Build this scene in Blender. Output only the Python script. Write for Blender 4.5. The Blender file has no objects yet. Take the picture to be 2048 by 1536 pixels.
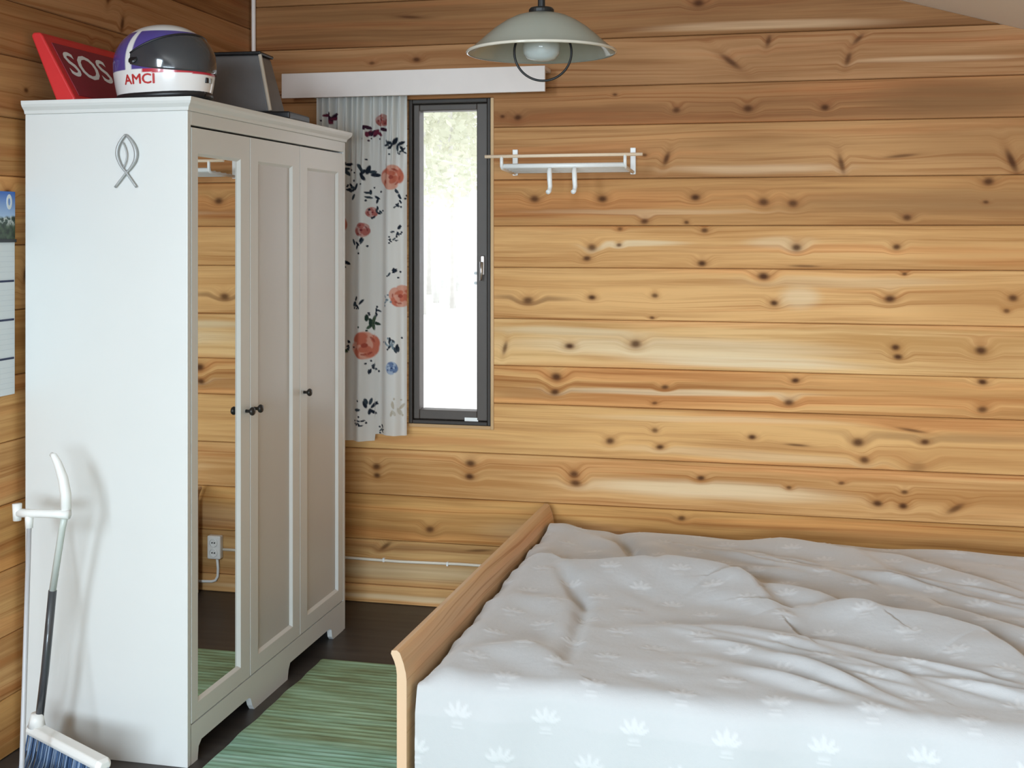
import bpy, math, random
import numpy as np
from math import pi, sin, cos, tan, radians, atan2, sqrt, exp
from mathutils import Vector, Matrix, noise as mnoise

rng = random.Random(7)
SC = bpy.context.scene
COL = SC.collection

# ------------------------------------------------------------------ camera, world, light, exposure
YAW = radians(13.0)
EYE = 1.515
FPX = 2420.0
cam = bpy.data.cameras.new('camera')
cam.sensor_fit = 'HORIZONTAL'
cam.sensor_width = 36.0
cam.lens = FPX / 2048 * 36.0
cam.shift_y = -(768 - 466) / 2048.0
cam.clip_start = 0.05
cam_o = bpy.data.objects.new('camera', cam)
COL.objects.link(cam_o)
cam_o.location = (0, 0, EYE)
cam_o.rotation_euler = (pi / 2, 0, YAW)
SC.camera = cam_o

wld = bpy.data.worlds.new('sky')
SC.world = wld
wld.use_nodes = True
_bg = wld.node_tree.nodes['Background']
_bg.inputs[0].default_value = (0.93, 0.96, 1.0, 1)
_bg.inputs[1].default_value = 2.4

SC.view_settings.view_transform = 'Standard'
SC.view_settings.look = 'None'
SC.view_settings.exposure = 0.0
SC.view_settings.gamma = 1.0
SC.view_settings.use_curve_mapping = False


def area(name, loc, rot, sx, sy, power, color, spread=180):
    l = bpy.data.lights.new(name, 'AREA')
    l.shape = 'RECTANGLE'
    l.size, l.size_y, l.energy, l.color = sx, sy, power, color
    l.spread = radians(spread)
    o = bpy.data.objects.new(name, l)
    COL.objects.link(o)
    o.location = loc
    o.rotation_euler = rot
    return o


# daylight through the wide window in the wall behind the camera
area('daylight_front_window', (0.2, -4.16, 1.33), (radians(80), 0, 0), 3.0, 1.2, 165, (0.72, 0.88, 1.0), 120)
# daylight through the side window left of the camera
area('daylight_left_window', (-2.19, -1.1, 2.12), (radians(58), 0, radians(-52)), 1.4, 1.2, 210, (0.74, 0.89, 1.0), 150)


# ------------------------------------------------------------------ helpers
def link(o, parent=None):
    COL.objects.link(o)
    if parent is not None:
        o.parent = parent
    return o


def mesh(name, verts, faces, mat=None, parent=None, smooth=False, bevel=0, seg=2, loc=None, rot=None):
    me = bpy.data.meshes.new(name)
    me.from_pydata([tuple(v) for v in verts], [], [tuple(f) for f in faces])
    me.validate()
    me.update()
    if mat is not None:
        me.materials.append(mat)
    if smooth:
        me.polygons.foreach_set('use_smooth', [True] * len(me.polygons))
    o = bpy.data.objects.new(name, me)
    link(o, parent)
    if loc is not None:
        o.location = loc
    if rot is not None:
        o.rotation_euler = rot
    if bevel:
        b = o.modifiers.new('bevel', 'BEVEL')
        b.width, b.segments = bevel, seg
        b.limit_method = 'ANGLE'
        b.angle_limit = radians(40)
        b.harden_normals = False
    return o


class G:
    """collects shapes into one mesh"""
    def __init__(s):
        s.v, s.f = [], []

    def add(s, v, f):
        n = len(s.v)
        s.v += [tuple(p) for p in v]
        s.f += [tuple(i + n for i in q) for q in f]
        return s

    def box(s, x0, x1, y0, y1, z0, z1):
        v = [(x, y, z) for z in (z0, z1) for y in (y0, y1) for x in (x0, x1)]
        return s.add(v, [(0, 2, 3, 1), (4, 5, 7, 6), (0, 1, 5, 4), (2, 6, 7, 3), (0, 4, 6, 2), (1, 3, 7, 5)])

    def prism(s, poly, t0, t1, ax='y'):
        """poly: 2D outline (a,b), counter-clockwise; extruded along ax from t0 to t1"""
        m = {'x': lambda a, b, t: (t, a, b), 'y': lambda a, b, t: (a, t, b), 'z': lambda a, b, t: (a, b, t)}[ax]
        n = len(poly)
        v = [m(a, b, t0) for a, b in poly] + [m(a, b, t1) for a, b in poly]
        f = [tuple(range(n))[::-1], tuple(range(n, 2 * n))] + [(i, (i + 1) % n, n + (i + 1) % n, n + i) for i in range(n)]
        return s.add(v, f)

    def tube(s, pts, r, n=10, cap=True):
        pts = [Vector(p) for p in pts]
        rs = r if isinstance(r, (list, tuple)) else [r] * len(pts)
        up = None
        v, f = [], []
        for i, p in enumerate(pts):
            t = (pts[min(i + 1, len(pts) - 1)] - pts[max(i - 1, 0)]).normalized()
            if up is None:
                up = Vector((0, 0, 1)) if abs(t.z) < .9 else Vector((1, 0, 0))
            a = t.cross(up).normalized()
            up = a.cross(t).normalized()
            for k in range(n):
                w = 2 * pi * k / n
                v.append(p + a * (rs[i] * cos(w)) + up * (rs[i] * sin(w)))
        for i in range(len(pts) - 1):
            for k in range(n):
                f.append((i * n + k, i * n + (k + 1) % n, (i + 1) * n + (k + 1) % n, (i + 1) * n + k))
        if cap:
            f += [tuple(range(n))[::-1], tuple((len(pts) - 1) * n + k for k in range(n))]
        return s.add(v, f)

    def lathe(s, prof, n=32, c=(0, 0, 0)):
        """prof: (r,z) list, turned about z through c"""
        v, f = [], []
        for r, z in prof:
            for k in range(n):
                w = 2 * pi * k / n
                v.append((c[0] + r * cos(w), c[1] + r * sin(w), c[2] + z))
        for i in range(len(prof) - 1):
            for k in range(n):
                f.append((i * n + k, i * n + (k + 1) % n, (i + 1) * n + (k + 1) % n, (i + 1) * n + k))
        return s.add(v, f)

    def build(s, name, mat=None, parent=None, **k):
        return mesh(name, s.v, s.f, mat, parent, **k)


def empty(name, loc=(0, 0, 0), rz=0.0):
    o = bpy.data.objects.new(name, None)
    o.location = loc
    o.rotation_euler = (0, 0, rz)
    o.empty_display_size = .1
    return link(o)


def tag(o, label=None, cat=None, group=None, kind=None):
    if label: o['label'] = label
    if cat: o['category'] = cat
    if group: o['group'] = group
    if kind: o['kind'] = kind
    return o


def copy_thing(o, parent=None):
    c = o.copy()
    COL.objects.link(c)
    if parent is not None:
        c.parent = parent
    for ch in list(o.children):
        copy_thing(ch, c)
    return c


def new_mat(name):
    m = bpy.data.materials.new(name)
    m.use_nodes = True
    return m, m.node_tree, m.node_tree.nodes['Principled BSDF']


def plain(name, col, rough=.5, metal=0.0, var=.06, scale=14.0, bump=0.0, spec=.5, coat=0.0):
    """a painted / plastic / metal surface with slight procedural variation"""
    m, t, p = new_mat(name)
    n = t.nodes.new('ShaderNodeTexNoise')
    n.inputs['Scale'].default_value = scale
    n.inputs['Detail'].default_value = 3
    co = t.nodes.new('ShaderNodeTexCoord')
    t.links.new(co.outputs['Object'], n.inputs['Vector'])
    mr = t.nodes.new('ShaderNodeMapRange')
    mr.inputs['To Min'].default_value = 1 - var
    mr.inputs['To Max'].default_value = 1 + var
    t.links.new(n.outputs['Fac'], mr.inputs['Value'])
    mx = t.nodes.new('ShaderNodeVectorMath')
    mx.operation = 'SCALE'
    mx.inputs[0].default_value = col[:3]
    t.links.new(mr.outputs[0], mx.inputs['Scale'])
    t.links.new(mx.outputs[0], p.inputs['Base Color'])
    p.inputs['Roughness'].default_value = rough
    p.inputs['Metallic'].default_value = metal
    p.inputs['Specular IOR Level'].default_value = spec
    p.inputs['Coat Weight'].default_value = coat
    if bump:
        b = t.nodes.new('ShaderNodeBump')
        b.inputs['Strength'].default_value = bump
        b.inputs['Distance'].default_value = .002
        t.links.new(n.outputs['Fac'], b.inputs['Height'])
        t.links.new(b.outputs[0], p.inputs['Normal'])
    return m


class N:
    """small node-writing helper"""
    def __init__(s, tree):
        s.t = tree

    def put(s, sock, val):
        if isinstance(val, bpy.types.NodeSocket):
            s.t.links.new(val, sock)
        else:
            sock.default_value = val

    def math(s, op, a, b=0.0, c=None, clamp=False):
        n = s.t.nodes.new('ShaderNodeMath')
        n.operation = op
        n.use_clamp = clamp
        s.put(n.inputs[0], a)
        s.put(n.inputs[1], b)
        if c is not None: s.put(n.inputs[2], c)
        return n.outputs[0]

    def noise(s, vec, scale=1.0, detail=2.0, rough=.5, dist=0.0):
        n = s.t.nodes.new('ShaderNodeTexNoise')
        s.put(n.inputs['Vector'], vec)
        n.inputs['Scale'].default_value = scale
        n.inputs['Detail'].default_value = detail
        n.inputs['Roughness'].default_value = rough
        n.inputs['Distortion'].default_value = dist
        return n.outputs['Fac']

    def xyz(s, x, y, z):
        n = s.t.nodes.new('ShaderNodeCombineXYZ')
        s.put(n.inputs[0], x)
        s.put(n.inputs[1], y)
        s.put(n.inputs[2], z)
        return n.outputs[0]

    def smooth(s, v, a, b, lo=0.0, hi=1.0):
        n = s.t.nodes.new('ShaderNodeMapRange')
        n.interpolation_type = 'SMOOTHSTEP'
        s.put(n.inputs[0], v)
        n.inputs[1].default_value = a
        n.inputs[2].default_value = b
        n.inputs[3].default_value = lo
        n.inputs[4].default_value = hi
        return n.outputs[0]

    def mix(s, f, a, b, mode='MIX'):
        n = s.t.nodes.new('ShaderNodeMix')
        n.data_type = 'RGBA'
        n.blend_type = mode
        s.put(n.inputs[0], f)
        for sock, v in ((n.inputs[6], a), (n.inputs[7], b)):
            s.put(sock, v if isinstance(v, bpy.types.NodeSocket) else (*v[:3], 1))
        return n.outputs[2]

    def ramp(s, f, stops):
        n = s.t.nodes.new('ShaderNodeValToRGB')
        s.put(n.inputs[0], f)
        e = n.color_ramp.elements
        while len(e) < len(stops): e.new(.5)
        for i, (p, c) in enumerate(stops):
            e[i].position = p
            e[i].color = (*c[:3], 1)
        return n.outputs[0]


def wood(name, light, dark, along='x', knots=(), streaks=(), seed=0.0, rough=.62, gloss=.12, grain=1.0):
    """planed pine: grain lines that run along one axis and close round each knot. knots: (a, z, ra, rz, tilt, depth)
    streaks: (a, z, ra, rz, colour, strength) sapwood and heartwood streaks, broad darker stretches"""
    m, t, p = new_mat(name)
    k = N(t)
    co = t.nodes.new('ShaderNodeTexCoord').outputs['Object']
    sep = t.nodes.new('ShaderNodeSeparateXYZ')
    t.links.new(co, sep.inputs[0])
    a = sep.outputs[{'x': 0, 'y': 1, 'z': 2}[along]]
    z = sep.outputs[{'x': 2, 'y': 2, 'z': 1}[along]]
    P = k.xyz(a, 0.0, z)
    warp = k.noise(k.xyz(k.math('MULTIPLY', a, .9), seed, k.math('MULTIPLY', z, 5.0)), 1.0, 2.0)
    F = k.math('MULTIPLY_ADD', warp, .06, z)
    masks = []
    for (ka, kz, ra, rz, tilt, depth) in knots:
        mp = t.nodes.new('ShaderNodeMapping')
        mp.vector_type = 'TEXTURE'
        t.links.new(P, mp.inputs[0])
        mp.inputs[1].default_value = (ka, 0, kz)
        mp.inputs[2].default_value = (0, tilt, 0)
        mp.inputs[3].default_value = (ra, 1, rz)
        ln = t.nodes.new('ShaderNodeVectorMath')
        ln.operation = 'LENGTH'
        t.links.new(mp.outputs[0], ln.inputs[0])
        r = ln.outputs['Value']
        F = k.math('ADD', F, k.smooth(r, 3.6, .3, 0.0, min(ra, rz) * 1.7))
        masks.append((k.smooth(r, 1.35, .2, 0.0, depth), k.smooth(r, 2.5, .6, 0.0, .42 * depth)))
    g1 = k.noise(k.xyz(k.math('MULTIPLY', a, 1.1), seed + 3.1, k.math('MULTIPLY', F, 46.0)), 1.0, 3.0, .55)
    g2 = k.noise(k.xyz(k.math('MULTIPLY', a, 5.0), seed + 8.7, k.math('MULTIPLY', F, 240.0)), 1.0, 2.0, .6)
    tone = k.noise(k.xyz(k.math('MULTIPLY', a, .8), seed + 5.3, k.math('MULTIPLY', F, 11.0)), 1.0, 2.0)
    mixf = k.math('MULTIPLY_ADD', g1, .62 * grain, k.math('MULTIPLY_ADD', g2, .22 * grain, k.math('MULTIPLY', tone, .55)))
    mid = .5 * (.84 * grain + .55)
    f = k.smooth(mixf, mid - .19, mid + .19)
    col = k.mix(f, dark, light)
    hue = k.noise(k.xyz(k.math('MULTIPLY', a, .6), seed + 11.9, k.math('MULTIPLY', F, 16.0)), 1.0, 2.0)
    col = k.mix(k.smooth(hue, .50, .68, 0.0, .75), col, (1.06, .89, .82), 'MULTIPLY')
    col = k.mix(k.smooth(hue, .46, .32, 0.0, .8), col, (1.02, 1.0, .97), 'MULTIPLY')
    vein = k.noise(k.xyz(k.math('MULTIPLY', a, .55), seed + 15.2, k.math('MULTIPLY', F, 85.0)), 1.0, 2.0)
    col = k.mix(k.smooth(vein, .57, .72, 0.0, .72), col, (.66, .50, .38), 'MULTIPLY')
    for (sa, sz, sra, srz, c, st) in streaks:
        mp = t.nodes.new('ShaderNodeMapping')
        mp.vector_type = 'TEXTURE'
        t.links.new(k.xyz(a, 0.0, F), mp.inputs[0])
        mp.inputs[1].default_value = (sa, 0, sz + .03)
        mp.inputs[3].default_value = (sra, 1, srz)
        ln = t.nodes.new('ShaderNodeVectorMath')
        ln.operation = 'LENGTH'
        t.links.new(mp.outputs[0], ln.inputs[0])
        fac = k.math('MULTIPLY', k.smooth(ln.outputs['Value'], 1.35, .45, 0.0, st), k.smooth(g1, .2, .7, .55, 1.0))
        col = k.mix(fac, col, c)
    for core, halo in masks:
        col = k.mix(halo, col, (dark[0] * .62, dark[1] * .46, dark[2] * .36))
        col = k.mix(core, col, (.065, .020, .005))
    t.links.new(col, p.inputs['Base Color'])
    p.inputs['Roughness'].default_value = rough
    p.inputs['Specular IOR Level'].default_value = gloss
    b = t.nodes.new('ShaderNodeBump')
    b.inputs['Strength'].default_value = .25
    b.inputs['Distance'].default_value = .0012
    t.links.new(g1, b.inputs['Height'])
    t.links.new(b.outputs[0], p.inputs['Normal'])
    return m


def text_mesh(body, size, fat=.012):
    """(verts, faces) of flat letters in the xy plane, lower left at 0,0"""
    cu = bpy.data.curves.new('letters', 'FONT')
    cu.body = body
    cu.size = size
    cu.resolution_u = 3
    cu.offset = size * fat
    o = bpy.data.objects.new('letters', cu)
    COL.objects.link(o)
    dg = bpy.context.evaluated_depsgraph_get()
    me = bpy.data.meshes.new_from_object(o.evaluated_get(dg))
    v = [tuple(q.co) for q in me.vertices]
    f = [tuple(q.vertices) for q in me.polygons]
    bpy.data.objects.remove(o)
    bpy.data.meshes.remove(me)
    bpy.data.curves.remove(cu)
    return v, f


# ------------------------------------------------------------------ room measures
XL, YB, XR, YF = -2.21, 4.70, 2.60, -4.20
def ceil_z(x): return 2.385 - .29 * (x - .375)
def ceil_x(z): return .375 + (2.385 - z) / .29

# ------------------------------------------------------------------ materials
M_white = plain('white_lacquer', (.695, .70, .685), .38, var=.02, scale=5)
M_whitepl = plain('white_plastic', (.86, .86, .84), .35, var=.02)
M_whitebox = plain('white_painted_board', (.74, .66, .62), .5, var=.03, scale=20)
M_dark = plain('dark_brown_frame', (.030, .022, .017), .55, var=.15, scale=30)
M_black = plain('black_plastic', (.012, .012, .014), .4)
M_blackmetal = plain('black_metal', (.015, .014, .014), .45, metal=.3)
M_steel = plain('brushed_steel', (.62, .62, .62), .3, metal=1.0, var=.08, scale=40)
M_greymetal = plain('grey_metal', (.42, .43, .43), .45, metal=.35)
M_knob = plain('dark_knob', (.035, .032, .03), .35, metal=.5)
M_floor = None


def floor_material():
    m, t, p = new_mat('dark_floor_boards')
    k = N(t)
    co = t.nodes.new('ShaderNodeTexCoord').outputs['Object']
    sep = t.nodes.new('ShaderNodeSeparateXYZ')
    t.links.new(co, sep.inputs[0])
    g = k.noise(k.xyz(k.math('MULTIPLY', sep.outputs[0], 2.0), k.math('MULTIPLY', sep.outputs[1], 30.0), 0.0), 1.0, 4.0)
    c = k.ramp(g, [(.25, (.030, .025, .023)), (.75, (.062, .052, .047))])
    t.links.new(c, p.inputs['Base Color'])
    p.inputs['Roughness'].default_value = .45
    return m


M_floor = floor_material()
M_ceil = plain('beige_ceiling_paint', (.80, .70, .60), .7, var=.05, scale=3)
M_gap = plain('log_joint', (.22, .12, .055), .8, var=.1)

# ------------------------------------------------------------------ floor, ceiling, hidden walls
G().box(XL - .15, XR + .15, YF - .15, YB + .16, -.12, 0).build('floor', M_floor)
tag(bpy.data.objects['floor'], kind='structure')
cg = G()
cg.prism([(XL - .15, ceil_z(XL - .15)), (XR + .2, ceil_z(XR + .2)), (XR + .2, ceil_z(XR + .2) + .12), (XL - .15, ceil_z(XL - .15) + .12)], YF - .15, YB + .16, 'y')
tag(cg.build('ceiling', M_ceil), kind='structure')

LT = (.68, .395, .165)
DK = (.44, .21, .07)


def wall_slab(name, axis, pos, thick, a0, a1, hole, mat, slope=True):
    """backing wall slab with one rectangular hole (a0,a1,z0,z1) or none; axis = the direction it runs along"""
    g = G()
    top = lambda a: ceil_z(a) - .002 if axis == 'x' else ceil_z(pos) + .0
    def piece(p0, p1, z0, z1=None):
        t0 = top(p0) if z1 is None else z1
        t1 = top(p1) if z1 is None else z1
        if axis == 'x':
            g.prism([(p0, z0), (p1, z0), (p1, t1), (p0, t0)], min(pos, pos + thick), max(pos, pos + thick), 'y')
        else:
            g.prism([(p0, z0), (p1, z0), (p1, t1), (p0, t0)], min(pos, pos + thick), max(pos, pos + thick), 'x')
    if hole:
        h0, h1, z0, z1 = hole
        piece(a0, h0, 0)
        piece(h1, a1, 0)
        piece(h0, h1, 0, z0)
        piece(h0, h1, z1)
    else:
        piece(a0, a1, 0)
    return tag(g.build(name, mat), kind='structure')


W_plain = wood('pine_wall_plain', LT, DK, 'x', seed=40.0)
W_plain_y = wood('pine_wall_plain_along', LT, DK, 'y', seed=47.0)
WB0, WB1, WZ0, WZ1 = -1.515, -1.172, .742, 2.056        # the narrow window in the back wall
wall_back = wall_slab('wall_back', 'x', YB + .022, .13, XL - .15, XR + .15, (WB0 - .004, WB1 + .012, WZ0 - .004, WZ1 + .004), M_gap)
wall_left = wall_slab('wall_left', 'y', XL - .022, -.13, YF - .02, YB + .02, (-1.8, -.4, 1.48, 2.76), M_gap)
wall_right = wall_slab('wall_right', 'y', XR, .13, YF - .02, YB + .02, None, W_plain_y)
wall_front = wall_slab('wall_front', 'x', YF, -.13, XL - .15, XR + .15, (-1.35, 1.75, .7, 1.96), W_plain)

# ------------------------------------------------------------------ log boards of the back wall
SEAM = [0, .075, .26, .445, .632, .834, .986, 1.174, 1.378, 1.543, 1.727, 1.937, 2.090, 2.277, 2.46, 2.65, 2.84, 3.03, 3.2]
KN = [(-0.348, 2.4, ''), (-0.085, 2.245, 'v'), (0.243, 2.239, 'd'), (0.207, 2.167, 'v'), (-0.433, 1.99, ''), (-0.161, 1.99, ''), (0.123, 1.987, ''),
 (-0.672, 2.056, 's'), (-1.124, 1.98, 's'), (-1.061, 1.975, ''), (-0.471, 1.803, 'v'), (-0.556, 1.818, 's'), (0.183, 1.774, 'V'), (0.398, 1.801, 'h'),
 (0.781, 1.777, 'V'), (0.702, 1.703, ''), (0.693, 1.628, 's'), (-0.993, 1.65, ''), (-0.721, 1.648, ''), (-0.36, 1.652, ''), (-0.103, 1.633, ''),
 (0.006, 1.627, ''), (-0.556, 1.56, ''), (-0.394, 1.556, 's'), (-0.652, 1.536, 's'), (0.418, 1.572, ''), (-0.325, 1.525, 's'), (-0.763, 1.458, ''),
 (-0.783, 1.415, ''), (-0.656, 1.468, 's'), (-0.335, 1.398, ''), (0.019, 1.46, ''), (0.048, 1.39, 'h'), (0.381, 1.463, ''), (0.409, 1.363, 's'),
 (-0.103, 1.35, ''), (-1.02, 1.247, ''), (-0.763, 1.262, ''), (-0.516, 1.272, 's'), (-0.064, 1.249, ''), (0.357, 1.27, ''), (0.786, 1.278, ''),
 (0.764, 1.231, 's'), (-0.527, 1.177, 's'), (-1.114, 1.056, 'v'), (-0.852, 1.069, ''), (-0.591, 1.083, ''), (0.377, 1.09, ''), (0.386, 1.055, ''),
 (0.676, 1.085, ''), (-0.905, 0.946, ''), (-0.911, 0.886, ''), (-0.477, 0.918, ''), (-0.517, 0.855, 's'), (0.015, 0.957, ''), (-0.009, 0.873, ''),
 (0.681, 0.97, ''), (0.681, 0.869, ''), (-0.516, 0.749, 's'), (-0.691, 0.701, ''), (-0.496, 0.685, ''), (-0.146, 0.737, ''), (0.021, 0.713, 'h'),
 (0.243, 0.732, ''), (0.266, 0.667, ''), (0.481, 0.743, ''), (0.453, 0.647, 'S'), (0.435, 0.784, 'h'), (-0.834, 0.564, ''), (-0.828, 0.53, ''),
 (-0.339, 0.572, ''), (-0.009, 0.551, 's'), (0.183, 0.577, 's'), (0.409, 0.554, 's'), (0.313, 0.507, ''), (0.404, 0.502, ''), (0.588, 0.502, 'd'),
 (-0.413, 0.414, ''), (-1.654, 0.559, ''), (-1.652, 0.523, ''), (-1.256, 0.589, ''), (-1.26, 0.536, ''), (-1.426, 0.314, ''), (-1.615, 0.236, 'd'),
 (-1.221, 0.241, 'h'), (-1.674, 2.211, 's'), (-1.483, 2.219, ''), (-1.513, 2.393, 'h'), (-0.227, 2.171, 'D'),
 (1.05, 2.0, ''), (1.3, 1.85, ''), (1.6, 1.62, ''), (1.1, 1.43, ''), (1.5, 1.27, 'v'), (1.15, 1.07, ''), (1.8, .9, ''), (1.2, .72, ''), (1.6, .52, '')]
SIZE = {'': (.019, .013, 0, .95), 's': (.012, .008, 0, .8), 'v': (.011, .028, .25, .85), 'V': (.012, .042, -.30, .9), 'h': (.055, .006, .03, .7),
        'd': (.030, .011, -.65, .85), 'D': (.052, .013, .55, .95), 'S': (.03, .02, 0, .35)}
CR, PK, GY, OR = (.78, .62, .40), (.66, .44, .26), (.68, .53, .33), (.55, .24, .085)
DB = (.24, .115, .045)
OR2, DB2 = (.50, .25, .085), (.30, .145, .055)  # broad redder and darker stretches towards the right end of the boards
ST = [(-0.18, 1.022, 0.44, 0.024, CR, 1.0), (-0.45, 1.070, 0.62, 0.045, CR, .75), (.72, 1.25, .30, .09, OR2, .45), (.75, 1.46, .34, .08, OR2, .45), (.72, 1.08, .28, .07, OR2, .4), (.50, .92, .42, .05, OR2, .5), (.70, .70, .40, .05, OR2, .45), (.72, .53, .32, .06, OR2, .5), (.80, 1.83, .45, .07, DB2, .5), (.75, 1.64, .40, .08, DB2, .5), (.55, .38, .6, .03, DB2, .4), (-0.449, .905, 0.5, 0.013, CR, .7), (-0.336, .525, 0.52, 0.034, CR, .75),
      (-0.60, 1.468, 0.2, 0.014, CR, .7), (0.032, 1.27, 0.075, 0.045, CR, .55), (-0.15, 1.763, 0.36, 0.018, PK, .8), (-0.85, 1.13, 0.32, 0.022, GY, .7),
      (-0.043, 1.469, 0.13, 0.024, CR, .45), (-1.012, 1.262, 0.17, 0.011, DB, .7), (-1.03, .884, 0.14, 0.020, (.40, .19, .07), .7),
      (-1.40, .672, 0.36, 0.016, OR, .7), (-1.493, .246, .30, .012, DB, .6), (.60, 2.01, .34, .06, (.20, .095, .036), .75),
      (-1.71, 2.40, .40, .026, DB, .7), (-.3, .80, .5, .012, CR, .35), (.45, 1.63, .5, .05, (.33, .18, .075), .5), (.55, .77, .4, .016, DB, .5),
      (.2, 1.33, .4, .02, CR, .3), (-.1, 2.305, .45, .02, PK, .7), (.5, 2.16, .3, .012, PK, .6), (-.55, 1.60, .5, .012, PK, .5), (-.9, .33, .3, .05, GY, .3),
      (-1.5, .14, .4, .04, GY, .6), (-1.45, .03, .5, .012, CR, .6), (-.2, .67, .5, .02, CR, .35)]
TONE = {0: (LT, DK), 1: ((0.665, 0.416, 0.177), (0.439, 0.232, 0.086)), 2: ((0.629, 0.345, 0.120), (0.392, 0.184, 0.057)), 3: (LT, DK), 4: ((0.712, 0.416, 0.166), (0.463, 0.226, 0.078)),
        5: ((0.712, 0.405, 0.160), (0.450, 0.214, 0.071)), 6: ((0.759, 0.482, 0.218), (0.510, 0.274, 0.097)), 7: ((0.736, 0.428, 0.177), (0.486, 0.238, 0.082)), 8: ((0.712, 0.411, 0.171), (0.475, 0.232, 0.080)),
        9: ((0.546, 0.286, 0.107), (0.344, 0.157, 0.054)), 10: ((0.533, 0.286, 0.118), (0.356, 0.169, 0.064)), 11: ((0.427, 0.208, 0.084), (0.267, 0.117, 0.044)),  # upper boards: redder wood, tones lowered further to paint the dim wall top
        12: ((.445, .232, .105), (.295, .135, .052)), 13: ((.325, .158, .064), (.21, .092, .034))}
TONE_UP = ((.325, .158, .064), (.21, .092, .034))  # topmost boards, with the same shade put into their tone


def board_profile(z0, z1, face, out, c=.0038):
    """outline of a board in (depth, z): bevelled edges along the joints; out = +1 if depth grows into the wall"""
    g = .0007
    return [(face, z0 + c), (face + out * c * 1.1, z0 + g), (face + out * .021, z0 + g), (face + out * .021, z1 - g), (face + out * c * 1.1, z1 - g), (face, z1 - c)]


def board_mesh(parent, mat, axis, face, out, z0, z1, a0, a1):
    """one board; a0/a1 numbers or functions of z"""
    pr = board_profile(z0, z1, face, out)
    f0 = a0 if callable(a0) else (lambda z: a0)
    f1 = a1 if callable(a1) else (lambda z: a1)
    n = len(pr)
    if axis == 'x':
        v = [(f0(z), d, z) for d, z in pr] + [(f1(z), d, z) for d, z in pr]
    else:
        v = [(d, f0(z), z) for d, z in pr] + [(d, f1(z), z) for d, z in pr]
    f = [tuple(range(n)), tuple(range(2 * n - 1, n - 1, -1))] + [(i, n + i, n + (i + 1) % n, (i + 1) % n) for i in range(n)]
    return mesh('plank', v, f, mat, parent)


for i in range(len(SEAM) - 1):
    z0, z1 = SEAM[i], SEAM[i + 1]
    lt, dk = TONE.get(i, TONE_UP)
    kn = []
    for x, z, t in KN:
        if z0 <= z < z1:
            a_, b_, c_, d_ = SIZE[t]
            q = rng.uniform(.85, 1.32)
            kn.append((x, min(max(z, z0 + .012), z1 - .012), a_ * q, b_ * q * rng.uniform(.85, 1.15), c_ + rng.uniform(-.12, .12), d_ * rng.uniform(.8, 1)))
    st = [s for s in ST if z0 <= s[1] < z1]
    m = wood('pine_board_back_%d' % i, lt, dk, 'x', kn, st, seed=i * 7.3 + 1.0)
    x1 = XR - .003
    right = (lambda z: min(x1, ceil_x(z) - .002)) if ceil_z(x1) < z1 else x1
    left = XL + .0005
    if z1 > WZ0 and z0 < WZ1:
        if z0 < WZ0 - .02:
            board_mesh(wall_back, m, 'x', YB, 1, z0, WZ0, left, right if False else WB1 + .012)   # under the sill
            board_mesh(wall_back, m, 'x', YB, 1, WZ0, z1, left, WB0)
            board_mesh(wall_back, m, 'x', YB, 1, z0, z1, WB1 + .012, right)
        elif z1 > WZ1 + .02:
            board_mesh(wall_back, m, 'x', YB, 1, z0, WZ1, left, WB0)
            board_mesh(wall_back, m, 'x', YB, 1, WZ1, z1, left, WB1 + .012)
            board_mesh(wall_back, m, 'x', YB, 1, z0, z1, WB1 + .012, right)
        else:
            board_mesh(wall_back, m, 'x', YB, 1, z0, z1, left, WB0)
            board_mesh(wall_back, m, 'x', YB, 1, z0, z1, WB1 + .012, right)
    else:
        board_mesh(wall_back, m, 'x', YB, 1, z0, z1, left, right)

# ------------------------------------------------------------------ log boards of the left wall
SEAML = [0, .17, .35, .54, .73, .91, 1.1, 1.29, 1.48, 1.68, 1.85, 2.03, 2.19, 2.37, 2.56, 2.75, 2.94, 3.09]
for i in range(len(SEAML) - 1):
    z0, z1 = SEAML[i], SEAML[i + 1]
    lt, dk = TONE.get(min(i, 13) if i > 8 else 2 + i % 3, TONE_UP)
    r = random.Random(100 + i)
    kn = [(r.uniform(2.7, 4.6), r.uniform(z0 + .03, z1 - .03), *SIZE[r.choice(['', 's', 'v'])]) for q in range(4)] + \
         [(r.uniform(-1.5, 2.7), r.uniform(z0 + .03, z1 - .03), *SIZE['']) for q in range(3)]
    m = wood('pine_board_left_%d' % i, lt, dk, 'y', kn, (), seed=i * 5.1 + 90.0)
    if z1 > 1.48 and z0 < 2.76:
        board_mesh(wall_left, m, 'y', XL, -1, z0, z1, YF + .002, -1.8)
        board_mesh(wall_left, m, 'y', XL, -1, z0, z1, -.4, YB)
    else:
        board_mesh(wall_left, m, 'y', XL, -1, z0, z1, YF + .002, YB)

# ------------------------------------------------------------------ the narrow window and its casing
M_trim = wood('pine_trim', (.66, .45, .26), (.50, .31, .15), 'z', seed=61.0)
tr = G()
tr.box(WB1, WB1 + .013, YB - .006, YB + .10, WZ0 - .014, WZ1)
tr.box(WB0, WB1, YB - .004, YB + .10, WZ0 - .014, WZ0)
tag(tr.build('trim_1', M_trim, bevel=.002), kind='structure')


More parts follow.
